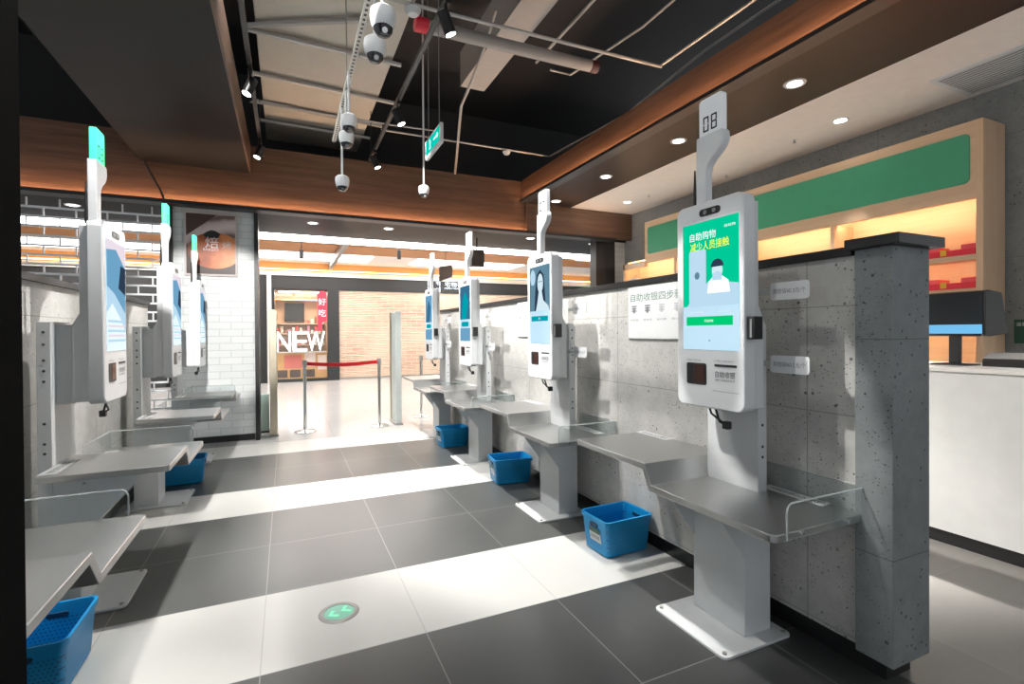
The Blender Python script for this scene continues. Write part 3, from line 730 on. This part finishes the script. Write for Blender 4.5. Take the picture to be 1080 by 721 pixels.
# slotted strut for the cameras
def m_slots():
    b = NB('slotted_strut'); P, x, y, z = b.pos()
    f = b.math('FRACT', b.math('DIVIDE', y, .055)); g = b.math('ABSOLUTE', b.math('SUBTRACT', x, .505))
    h = b.math('MULTIPLY', b.math('LESS_THAN', f, .5), b.math('LESS_THAN', g, .009))
    b.col(b.mix(h, (.62, .62, .58), (.03, .03, .03))); b.rough(.4); b.metal(.3); return b.m
tag(obj('camera_strut', B().box(.485, .525, .5, 5.9, 3.75, 3.775), m_slots()), 'long slotted white steel strut carrying the dome cameras', 'strut')
for y in (1.2, 4.6): tag(obj('strut_rod', B().cyl((.505, y, 3.775), (.505, y, 4.9), .006, n=6), 'galv'), 'threaded rod holding up the slotted camera strut', 'rod', 'strut rods')
def make_camera(label, x, y, z, top, yaw_):
    r = thing('dome_camera', label, 'camera', (x, y, z), yaw_, 'ceiling dome cameras')
    obj('drop_pole', B().cyl((0, 0, .06), (0, 0, top-z), .011, n=10), 'white', r, smooth=True)
    hb = obj('housing', B().lathe([(0, .075), (.045, .075), (.062, .06), (.066, .03), (.060, -.01), (.052, -.03), (0, -.03)], (0, 0, 0), 24), 'white_gloss', r, smooth=True)
    obj('dome', B().lathe([(.050, -.02), (.046, -.045), (.032, -.066), (0, -.075)], (0, -.004, 0), 20), simple('smoked_dome', (.02, .02, .025), .08), r, smooth=True)
    obj('lens', B().cyl((0, -.025, -.05), (0, -.048, -.062), .014, n=12), 'chrome', r)
    return r
make_camera('nearest white dome camera hanging from the slotted strut', .466, 2.60, 3.19, 3.76, 0)
make_camera('white dome camera hanging just behind the nearest one', .493, 3.02, 3.27, 3.76, 0)
make_camera('upper white dome camera halfway along the slotted strut', .487, 4.30, 3.33, 3.76, 0)
make_camera('lower white dome camera paired behind the halfway one', .500, 4.62, 3.31, 3.76, 0)
make_camera('white dome camera at the far end of the slotted strut', .500, 5.0, 3.03, 3.76, 0)
make_camera('white dome camera on a long pole in front of the wooden back beam', 1.549, 6.0, 3.33, 6.2, 0)

# tracks and track spotlights
def spot_light(loc, aim, watts, size, blend, rad, color=(1., .975, .94)):
    ld = bpy.data.lights.new('spot_beam', 'SPOT'); ld.energy = watts; ld.spot_size = math.radians(size); ld.spot_blend = blend; ld.shadow_soft_size = rad; ld.color = color
    o = bpy.data.objects.new('spot_beam', ld); C.objects.link(o); o.location = loc
    o.rotation_euler = (Vector(aim)-Vector(loc)).to_track_quat('-Z', 'Y').to_euler(); return o
def track_spot(label, p, aim, watts, size=70, group='track spotlights'):
    r = thing('track_spotlight', label, 'spotlight', p, 0, group)
    d = (Vector(aim)-Vector(p)).normalized()
    q = Vector((0, 0, -.14)); 
    obj('stem', B().box(-.02, .02, -.06, .06, -.03, .0).cyl((0, 0, -.03), tuple(q), .012, n=8), 'black', r)
    hd = obj('head', B().cyl(tuple(q-d*.07), tuple(q+d*.10), .046, .048, 20, True), 'black', r, smooth=True)
    obj('lens', B().cyl(tuple(q+d*.098), tuple(q+d*.1035), .040, n=20), 'lamp', r)
    if watts:
        s = spot_light(tuple(q+d*.12), tuple(q+d), watts, size, .4, .016); s.parent = r
        s.rotation_euler = d.to_track_quat('-Z', 'Y').to_euler()
tag(obj('light_track', B().box(-.32, -.28, -2.0, 8.2, 4.20, 4.235), 'black'), 'black light track along the edge of the dark left soffit', 'light track')
tag(obj('light_track', B().box(1.15, 1.19, -2.0, 7.75, 4.20, 4.235), 'black'), 'black light track over the middle of the checkout aisle', 'light track')
tag(obj('light_track', B().box(-.42, -.38, -2.0, 5.0, 5.20, 5.235), 'black'), 'added unseen upper black light track high above the left soffit edge', 'light track')  # track added out of view to carry the extra floor spots
for y in (-1.5, 2.5, 7.6):
    for x, z0, z1 in ((-.30, 4.235, 6.2), (1.17, 4.235, 4.9), (-.40, 5.235, 6.2)):
        if y < z0*0+5 or x > -.35: tag(obj('track_rod', B().cyl((x, y, z0), (x, y, z1), .006, n=6), 'black'), 'thin black rod holding a light track', 'rod', 'track rods')
A = [(7.49, .5, 'track spotlight on the left track nearest the wooden back beam'), (5.56, .75, 'bright track spotlight beside the pale duct on the left track'), (3.55, 1.25, 'track spotlight on the left track above kiosk 03'), (1.9, .5, 'track spotlight on the left track near the camera')]
for y, k, lab in A: track_spot(lab, (-.30, y, 4.20), (-1.25, y-.35, 1.6), SPOT_W*k, 62)
A = [(7.29, 1.0, 1.3, 'track spotlight at the far end of the aisle track'), (5.67, 1.15, 1.3, 'glowing track spotlight on the aisle track left of the exit sign'), (3.80, .95, 1.3, 'bright track spotlight on the aisle track beside the red pipe collar')]
for y, k, z, lab in A: track_spot(lab, (1.17, y, 4.20), (2.46, y+(.25 if y < 4 else -.3), z), SPOT_W*k, 74 if y < 4 else 92)
A = [(4.8, .50, 'added unseen far spotlight on the upper track, shining down on the white and dark tiles'), (3.2, .32, 'added unseen middle spotlight on the upper track, shining down on the tiles'), (1.6, .2, 'added unseen near spotlight on the upper track, shining down on the tiles')]  # unseen spots added for floor light cut off by the soffit edge
for y, k, lab in A: track_spot(lab, (-.40, y, 5.20), (.6, y+.5, 0), SPOT_W*k, 84)
A = [(2.1, .30, (2.0, 1.7, .75), 26, 'added unseen spotlight on the near aisle track brightening the steel table'),  # this lamp is added out of view to light the nearest table
     (1.2, .9, (4.47, 1.8, .95), 30, 'track spotlight on the near aisle track turned to the white counter'), (-.4, .7, (4.47, .2, .95), 30, 'track spotlight at the near end of the aisle track turned to the counter')]
for y, k, aim, sz, lab in A: track_spot(lab, (1.17, y, 4.20), aim, SPOT_W*k, sz)
track_spot('added unseen track spotlight brightening the white brick wall', (-.30, .4, 4.20), (-.95, 8.5, 1.9), SPOT_W*5.2, 17)  # unseen lamp added to brighten the brick wall
track_spot('added unseen track spotlight brightening the front of kiosk 08', (-.30, 2.9, 4.20), (2.03, 2.0, 1.75), SPOT_W*.9, 15)  # extra lamp out of view, lifts the nearest kiosk front
track_spot('added unseen spotlight on the left track brightening the front of kiosk 07', (-.30, 3.95, 4.20), (2.03, 3.95, 1.75), SPOT_W*.5, 18)  # added lamp kept just above the view, lifts the next kiosk front
# downlights
def downlight(label, x, y, z, group, rad=.085, watts=0., aim=None, glow='lamp'):
    r = thing('downlight', label, 'downlight', (x, y, z), 0, group)
    obj('trim_ring', B().lathe([(rad*.78, -.002), (rad*.8, -.008), (rad, -.008), (rad*1.05, 0), (0, 0)], (0, 0, 0), 28), 'white_gloss', r, smooth=True)
    obj('lens', B().cyl((0, 0, -.003), (0, 0, -.006), rad*.70, n=24), glow, r)
    if watts:
        s = spot_light((0, 0, -.02), (-.30 if x > 5 and 2 < y < 8 else 0, 0, -1), watts, 62, .7, .05); s.parent = r
names = ['nearest downlight in the dark brown soffit, right of sign 08', 'second downlight in the dark brown soffit', 'third downlight in the dark brown soffit', 'farthest downlight in the dark brown soffit at the back beam']
for k, y in enumerate((3.25, 4.81, 6.36, 7.91)): downlight(names[k], 4.48, y, 3.98, 'brown soffit downlights', .095, 45, glow='lamp_soft')
downlight('bright recessed light in the white ceiling near the air vent', 5.74, 3.61, 3.98, 'white ceiling lights', .085, 3200)
downlight('bright recessed light in the white ceiling near the back beam', 5.72, 7.45, 3.98, 'white ceiling lights', .085, 3200)
downlight('recessed light in the white ceiling behind sign 08', 5.73, 5.55, 3.98, 'white ceiling lights', .085, 3200)
downlight('recessed light over the near end of the white counter', 5.73, 1.2, 3.98, 'white ceiling lights', .085, 300)
names = ['portal downlight above the grille at far left', 'portal downlight left of the doorway', 'portal downlight above the middle of the doorway', 'portal downlight above kiosks 05 and 06', 'portal downlight beside the right black column']
for k, (x, y) in enumerate(((-2.74, 9.0), (.42, 8.93), (1.66, 8.9), (4.38, 8.75), (6.2-.35, 8.79))): downlight(names[k], x, y, 3.45, 'portal downlights', .09, 40, glow='lamp_soft')
for k, (x, y) in enumerate(((5.78, 4.2), (5.75, 6.9), (6.11, 5.55))):
    r = thing('fire_sprinkler', ('small sprinkler head in the white ceiling above the green panel', 'small sprinkler head in the white ceiling near the back beam', 'small round detector in the white ceiling behind sign 08')[k], 'sprinkler', (x, y, 3.98), 0, 'ceiling sprinkler heads')
    obj('plate', B().lathe([(0, -.006), (.03, -.006), (.035, 0), (0, 0)], (0, 0, 0), 16), 'white_gloss', r)
    obj('nozzle', B().cyl((0, 0, -.006), (0, 0, -.04), .008, .012, 8).cyl((0, 0, -.04), (0, 0, -.044), .02, n=10), 'galv', r)
# vent
r = thing('air_vent', 'long grey slatted air vent in the white ceiling', 'vent', (5.99, 1.2, 3.98))
obj('frame', B().box(-.36, .36, 1.46, 1.50, -.012, 0).box(-.36, .36, -1.5, -1.46, -.012, 0).box(-.36, -.325, -1.46, 1.46, -.012, 0).box(.325, .36, -1.46, 1.46, -.012, 0), 'white', r)
obj('backing', B().box(-.325, .325, -1.46, 1.46, -.001, 0), simple('vent_dark', (.03, .03, .032), .7), r)
sb = B()
for k in range(13):
    x = -.30+.05*k; sb.box(x-.015, x+.015, -1.46, 1.46, -.010, -.006)
obj('slats', sb, simple('vent_slat', (.55, .56, .58), .5), r)
tag(obj('hanging_cable', B().tube([(-1.74, 8.2, 3.98), (-1.66, 8.2, 3.80), (-1.55, 8.2, 3.58), (-1.49, 8.2, 3.40), (-1.47, 8.2, 3.0), (-1.46, 8.2, 2.6), (-1.44, 8.2, 2.2), (-1.40, 8.2, 1.7)], .014), 'black', smooth=True), 'black cable hanging from the left soffit down beside the white brick wall', 'cable')

# ------------------------------------------------------------------ service counter and oak cabinet on the right
r = thing('service_counter', 'long white service counter with black plinth behind the concrete wall', 'counter', (4.47, 2.5, 0))
obj('front_panel', B().box(0, .05, -5.9, 4.9, .10, 1.29), 'counter', r)
obj('plinth', B().box(.02, .5, -5.9, 4.9, 0, .10), 'black', r)
obj('counter_top', B().box(-.015, .70, -5.9, 4.9, 1.29, 1.325), simple('counter_top_white', (.80, .77, .74), .3), r, bevel=.003)
obj('body', B().box(.05, .65, -5.9, 4.9, .10, 1.29), 'charcoal', r)

r = thing('display_cabinet', 'tall light oak shelving cabinet with green panel and warm lit shelves', 'cabinet', (6.0, 0, 0))
Y0, Y1, YL = 2.447, 7.31, 7.96
obj('end_panel', B().box(0, .41, Y0, Y0+.055, 0, 3.60), 'oak', r)
obj('header', B().box(0, .06, Y0+.055, Y1, 2.86, 3.60).box(.06, .41, Y0+.055, Y1, 3.56, 3.60), 'oak_y', r)
obj('green_fascia', B().prism(rrect(2.547, 7.233, 3.01, 3.49, .05), 'x', -.006, 0), 'green_panel', r)
obj('low_header', B().box(0, .06, Y1, YL, 2.80, 2.90), 'oak_y', r)
obj('back_panel', B().box(.36, .41, Y0+.055, YL, 0, 2.96), 'oak_y', r)
obj('end_panel', B().box(0, .41, YL-.05, YL, 0, 2.90), 'oak', r)
for y in (3.85, 5.20, 6.52): obj('divider', B().box(0, .36, y, y+.045, 0, 2.86), 'oak', r)
for z in (2.29, 1.965, 1.64, 1.2, .7): obj('shelf', B().box(.0, .36, Y0+.055, YL-.05, z+.004, z+.035).box(0, .012, Y0+.055, YL-.05, z-.018, z+.004), 'oak_y', r)
obj('soffit_board', B().box(.06, .36, Y0+.055, YL-.05, 2.93, 2.95), 'oak_y', r)
for (a, b_) in ((2.51, 3.84), (3.90, 5.19), (5.25, 6.51), (6.57, 7.90)):
    obj('led_bar', B().box(.065, .085, a, b_, 2.895, 2.91), 'cab_led', r)
    for z in (2.285, 1.96, 1.635): obj('led_bar', B().box(.020, .034, a, b_, z-.001, z+.004), 'cab_led', r)
def red_box(label, y, z, L):
    r = thing('red_gift_box', label, 'box', (6.03, y, z), 0, 'red boxes on the oak shelves')
    obj('tray', B().box(0, .22, -L/2, L/2, 0, .065), 'red_plastic', r, bevel=.004)
    for (a, b_) in ((-L/2, -L/2+L*.28), (L/2-L*.25, L/2)): obj('lid', B().box(.0, .22, a, b_, .064, .11), simple('red_lid', (.85, .10, .12), .35), r, bevel=.004)
    obj('yellow_seal', B().box(-.003, 0, -.02+.05, .05+.03, .015, .075), simple('yellow_seal', (.75, .50, .05), .5), r)
for k, (y, z, L, lab) in enumerate(((2.72, 2.325, .40, 'red gift box on the top oak shelf nearest the cabinet end'), (3.13, 2.325, .38, 'red gift box on the top oak shelf against the concrete pillar'), (2.72, 2.0, .40, 'red gift box on the second oak shelf above the dark monitor'),
                        (3.13, 2.0, .38, 'red gift box on the second oak shelf against the concrete pillar'), (2.75, 1.675, .40, 'red gift box on the third oak shelf under the dark monitor'), (3.17, 1.675, .38, 'red gift box on the third oak shelf behind the monitor pole'))):
    red_box(lab, y, z, L)
for k, (y, lab) in enumerate(((6.62, 'dark and red ornament on the oak shelf just left of kiosk 08'), (7.12, 'right one of two dark and red ornaments close together on the oak shelf'), (7.27, 'left one of two dark and red ornaments close together on the oak shelf'))):
    r = thing('ornament', lab, 'ornament', (6.12, y, 2.325), 0, 'ornaments on the far oak shelf')
    obj('base', B().lathe([(0, 0), (.06, 0), (.065, .02), (.03, .05), (.02, .09), (0, .09)], (0, 0, 0), 16), 'black', r, smooth=True)
    obj('figure', B().lathe([(.018, .08), (.03, .12), (.02, .17), (.028, .20), (0, .23)], (0, .01, 0), 12), 'red_plastic', r, smooth=True)
r = thing('paper_bag', 'white paper bag standing at the far left end of the oak shelf', 'bag', (6.12, 7.74, 2.325))
obj('bag_body', B().prism([(-.09, 0), (.09, 0), (.10, .30), (-.10, .30)], 'x', -.05, .05), 'paper', r, bevel=.003)
obj('bag_handle', B().tube([(0, -.04, .30), (0, -.03, .36), (0, .03, .36), (0, .04, .30)], .005), 'ink_grey', r)

# POS display, printer and card on the counter
r = thing('cashier_monitor', 'black cashier monitor with blue strip on a pole on the counter', 'monitor', (4.80, 2.13, 1.325))
obj('pole', B().box(-.02, .02, -.035, .035, .0, .28), 'black', r, bevel=.004)
obj('foot', B().box(-.10, .10, -.12, .12, 0, .012), 'black', r, bevel=.004)
obj('casing', B().prism([(-.04, .225), (-.05, .565), (.02, .575), (.20, .560), (.30, .245), (.05, .225)], 'y', -.205, .28), simple('monitor_casing', (.016, .015, .0145), .45), r, bevel=.008)
obj('front_screen', B().prism([(-.045, .23), (-.055, .56), (-.051, .56), (-.041, .23)], 'y', -.19, .27), simple('dark_screen', (.003, .007, .012), .35), r)
st = obj('blue_strip', B().prism([(-.0475, .245), (-.0495, .315), (-.047, .315), (-.045, .245)], 'y', -.185, .265), m_emit('pos_blue', (.14, .42, .70), .8), r)
obj('side_button', B().box(-.05, -.044, -.19, -.18, .225, .24), 'chrome', r)
r = thing('receipt_printer', 'dark receipt printer with pale lid beside the monitor on the counter', 'printer', (4.88, 1.78, 1.325))
obj('body', B().prism([(-.12, 0), (.12, 0), (.12, .085), (-.06, .085), (-.12, .05)], 'y', -.14, .17), 'black', r, bevel=.006)
obj('lid', B().prism([(-.115, .055), (-.06, .088), (.10, .088), (.10, .10), (-.06, .10), (-.12, .065)], 'y', -.10, .16), simple('printer_lid', (.35, .34, .33), .25, .4), r, bevel=.004)
r = thing('green_notice', 'small dark green notice card on the concrete wall at the right edge', 'notice', (6.415, 2.24, 1.465))
obj('card', B().box(-.008, 0, -.14, .14, 0, .23), simple('notice_green', (.012, .075, .05), .5), r)
text('notice_text', '温馨', 'paper', r, (-.009, .085, .185), (0, -1, 0), (0, 0, 1), .035, .08)
for k in range(3): obj('notice_line', flat(B(), -.009, [(.05, .06+.03*k), (-.10, .06+.03*k), (-.10, .066+.03*k), (.05, .066+.03*k)]), 'paper', r)

# ------------------------------------------------------------------ left brick-pattern roller grille
r = thing('roller_grille', 'see-through white roller grille with brick-pattern bars at far left', 'grille', (-3.2, 8.56, 0))
gb = B(); zz = 0.05; row = 0
while zz < 3.40:
    gb.box(-2.6, 1.70, -.012, .012, zz-.013, zz+.013)
    x = -2.6+(.17 if row % 2 else 0)
    while x < 1.70:
        gb.box(x-.008, x+.008, -.010, .010, zz+.005, zz+.120); x += .34
    zz += .125; row += 1
obj('lattice', gb, simple('grille_white', (.85, .86, .88), .35, .2), r); obj('bottom_rail', B().box(-2.6, 1.70, -.03, .03, 0, .045), 'galv', r)

# ------------------------------------------------------------------ mall beyond the doorway
struct('ceiling_mall', B().box(-8, 14, 10.1, 18.6, 4.0, 4.1), simple('mall_ceiling', (.80, .76, .72), .7))
struct('trim_13', B().box(-8, 14, 14.1, 15.5, 3.96, 3.998), simple('mall_wood', (.45, .20, .08), .5))
struct('wall_mall', B().box(-8, -.45, 18.2, 18.4, 0, 3.55).box(-.45, 14, 18.2, 18.4, 3.12, 3.55).box(1.30, 1.68, 18.2, 18.4, 0, 3.12).box(-.45, -.34, 18.2, 18.4, 0, 3.12).box(-.34, 1.30, 18.2, 18.4, 0, .10).box(9.8, 14, 18.2, 18.4, 0, 3.12), 'charcoal')
struct('trim_14', B().box(-8, 14, 18.12, 18.3, 3.55, 3.70), simple('pale_metal', (.62, .62, .60), .4, .3))
struct('trim_15', B().box(-8, 14, 18.2, 18.4, 3.70, 4.0), simple('orange_wood', (.70, .33, .10), .5))
struct('wall_mall_left', B().box(-8.1, -8, 8.4, 18.6, 0, 4), 'charcoal')
struct('trim_16', B().box(-.56, -.43, 17.9, 18.2, 0, 3.55), simple('pale_pillar', (.62, .58, .55), .5))
tag(obj('linear_light', B().box(-7.5, 12, 10.45, 10.60, 3.42, 3.56), 'mall_strip'), 'long white linear light across the mall ceiling behind the doorway', 'light')
tag(obj('cove_light', B().box(-7.5, 12, 17.85, 17.9, 3.71, 3.74), m_emit('cove_glow', (1., .62, .30), 4.)), 'warm cove light glowing over the shop fronts', 'light')
for k, (x, y) in enumerate(((-4.6, 16.6), (.6, 16.6), (5.8, 16.6), (-4.6, 12.2), (.6, 12.2), (5.8, 12.2), (10.6, 14.5))):
    lab = 'large added glowing ceiling panel brightening the mall'  # glowing panels added to brighten the area beyond the doorway
    o = tag(obj('ceiling_panel', B().box(x-1.9, x+1.9, y-.7, y+.7, 3.985, 3.999), m_emit('panel_fill_glow', (1., .97, .94), 6.0)), lab, 'light', 'mall ceiling panels')
tag(obj('ceiling_crossbar', B().box(1.33, 1.43, 10.6, 18.1, 3.78, 3.96), 'grey_pipe'), 'grey beam crossing the mall ceiling beyond the doorway', 'beam')
for k, (x, y, z) in enumerate(((.325, 12, 3.37), (2.484, 12, 3.48))):
    r = thing('mall_spotlight', ('small dark spotlight hanging in the mall above the NEW window', 'small dark spotlight hanging in the mall above the shuttered shop')[k], 'spotlight', (x, y, z), 0, 'mall spotlights')
    obj('head', B().cyl((0, 0, -.10), (0, 0, .10), .045, n=14), 'black', r, smooth=True); obj('stem', B().cyl((0, 0, .1), (0, 0, .63), .01, n=6), 'black', r)
r = thing('wall_speaker', 'small black box speaker hanging near sign 06', 'speaker', (3.35, 9.0, 3.02))
obj('cabinet', B().box(-.13, .13, -.08, .08, -.15, .17), 'black', r, bevel=.01); obj('bracket', B().cyl((0, 0, .17), (0, 0, .40), .015, n=8), 'black', r); obj('grille', B().box(-.11, .11, -.084, -.08, -.13, .15), simple('speaker_grille', (.03, .022, .018), .7), r)
r = thing('notice_board', 'small brown square panel hanging above the far kiosk', 'sign', (2.97, 9.8, 2.62))
obj('board', B().prism([(-.14, .02), (.14, .13), (.14, .38), (-.14, .33)], 'y', -.01, .01), simple('brown_panel', (.20, .16, .14), .4), r); obj('wire', B().cyl((0, 0, .34), (0, 0, .84), .005, n=6), 'black', r)

# display window with the NEW letters
r = thing('shop_window', 'lit shop window full of goods framed by dark panels', 'shop window', (.48, 18.25, .10))
obj('back_panel', B().box(-.82, .82, 1.35, 1.40, 0, 3.0), simple('shop_warm', (.62, .42, .28), .6), r)
obj('side_panel', B().box(-.86, -.82, .16, 1.4, 0, 3.0).box(.82, .86, .16, 1.4, 0, 3.0), simple('shop_side', (.45, .26, .14), .6), r)
obj('ceiling_panel', B().box(-.86, .86, .16, 1.4, 2.98, 3.02), simple('shop_top', (.25, .2, .17), .6), r)
obj('plinth', B().box(-.80, .80, .02, .5, 0, .88), simple('plinth_orange', (.72, .36, .12), .5), r)
pg = obj('plinth_panels', B().box(-.55, .0, .01, .02, .35, .80), simple('panel_red', (.75, .16, .12), .5), r)
obj('plinth_panels', B().box(.08, .42, .008, .02, .40, .86).box(.50, .78, .008, .02, .28, .78), simple('panel_pale', (.85, .62, .55), .5), r)
obj('plinth_panels', B().box(-.75, -.45, .005, .02, .05, .30).box(-.38, -.05, .005, .02, .05, .30).box(.02, .40, .005, .02, .05, .30), simple('panel_dark', (.08, .05, .04), .5), r)
obj('wall_screen', B().box(-.52, .12, 1.2, 1.34, 1.95, 2.62), 'black', r)
for z in (1.1, 1.5, 1.85, 2.7): obj('shelf', B().box(-.80, .80, .95, 1.35, z, z+.03), simple('shop_shelf', (.75, .60, .45), .5), r)
obj('lamp', B().box(-.7, .7, .55, .8, 2.955, 2.975), m_emit('shop_lamp', (1., .85, .68), 26.), r)
obj('pane', B().box(-.82, .82, .0, .006, .0, 3.0), 'glass', r)
cols = [(.75, .12, .10), (.85, .75, .60), (.30, .12, .08), (.80, .35, .45), (.85, .82, .78)]
for z, n in ((1.13, 12), (1.53, 13), (1.88, 5)):
    for k in range(n):
        x = -.74+1.48*k/max(1, n-1); h = .10+.18*random.random()
        if z > 1.8: x = .25+.5*k/4
        o = obj('product_package', B().box(x-.045, x+.045, 18.25+1.0-18.25, 1.12, 0, h), simple('package_%d' % (k % 5), cols[k % 5], .5), None, bevel=.004)
        o.location = (.48, 18.25, .10+z); tag(o, 'small packaged product on a shelf inside the lit shop window', 'package', 'packages in the shop window')
r = thing('letter_sign', 'glowing white NEW letters standing in the shop window', 'sign', (.44, 18.24, 1.0))
for k, ch in enumerate('NEW'):
    text('letter', ch, m_emit('letter_glow', (.92, .97, 1.), 2.6), r, (-.52+.50*k, -.06, .36), (1, 0, 0), (0, 0, 1), .66, .44 if k < 2 else .58, depth=.05)
obj('base', B().box(-.80, .80, -.10, .0, -.02, .01), 'pale_metal' if 'pale_metal' in M else MATS['pale_metal'], r)
r = thing('red_banner', 'tall red vertical sign with white characters in the shop window', 'sign', (1.12, 18.20, 1.70))
obj('board', B().prism([(-.14, .0), (.0, .0), (.0, .28), (.16, .35), (.16, 1.25), (.10, 1.36), (-.06, 1.36), (-.14, 1.25)], 'y', -.03, 0), simple('banner_red', (.75, .03, .06), .5, 0, (.8, .02, .05), .35), r)
text('banner_text', '好', 'paper', r, (.01, -.035, 1.0), (1, 0, 0), (0, 0, 1), .24); text('banner_text', '吃', 'paper', r, (.01, -.035, .62), (1, 0, 0), (0, 0, 1), .24)

# shuttered shop
def m_shutter():
    b = NB('shutter_slats'); P, x, y, z = b.pos()
    t = b.n('ShaderNodeTexBrick'); t.inputs['Scale'].default_value = 1; t.inputs['Brick Width'].default_value = .42; t.inputs['Row Height'].default_value = .14; t.inputs['Mortar Size'].default_value = .012
    t.inputs['Color1'].default_value = (.62, .34, .25, 1); t.inputs['Color2'].default_value = (.75, .52, .40, 1); t.inputs['Mortar'].default_value = (.82, .74, .66, 1)
    b.l(b.vec(x, z, 0.), t.inputs['Vector']); n = b.noise(P, .9, 3)
    c = b.mix(b.ramp(n, [(.30, (.25, .25, .25)), (.60, (.95, .95, .95))]), t.outputs['Color'], (.80, .68, .55))
    b.col(c); b.rough(.45); return b.m
r = thing('roller_shutter', 'wide closed slatted shutter with pale brick-pattern slats across the mall', 'shutter', (1.68, 18.3, .06))
sb = B(); n = 54; hh = 3.06/n
for k in range(n):
    z = k*hh; sb.prism([(0, z), (-.035, z+hh*.35), (-.035, z+hh*.65), (0, z+hh*.98), (.02, z+hh*.98), (.02, z)], 'x', 0, 8.1)
obj('slats', sb, m_shutter(), r)
obj('bottom_rail', B().box(0, 8.1, -.05, .03, -.06, .0), 'galv', r)
r = thing('shop_sign', 'white square logo and lettering on the dark shop fascia', 'sign', (5.2, 18.19, 3.10))
wl = m_emit('sign_glow', (.85, .92, 1.), 1.6)
fb = B()
for sx in (-1, 1):
    for sz in (-1, 1):
        cx_, cz_ = -.15+sx*.125, .26+sz*.125
        a, b_ = cx_-.11, cx_+.11; c_, d_ = cz_-.11, cz_+.11; e_ = .022
        fb.box(a, b_, -.03, 0, (d_-e_) if sz > 0 else c_, d_ if sz > 0 else c_+e_)
        fb.box((b_-e_) if sx > 0 else a, b_ if sx > 0 else a+e_, -.03, 0, c_, d_)
obj('logo', fb, wl, r)
text('logo_mark', '宅', wl, r, (-.02, -.032, .38), (1, 0, 0), (0, 0, 1), .13); text('logo_mark', '匀', wl, r, (-.02, -.032, .14), (1, 0, 0), (0, 0, 1), .13)
text('lettering', '宅物社', wl, r, (.62, -.032, .34), (1, 0, 0), (0, 0, 1), .19, .72); text('lettering', 'FRESH MARKET', wl, r, (.62, -.032, .19), (1, 0, 0), (0, 0, 1), .055, .72)
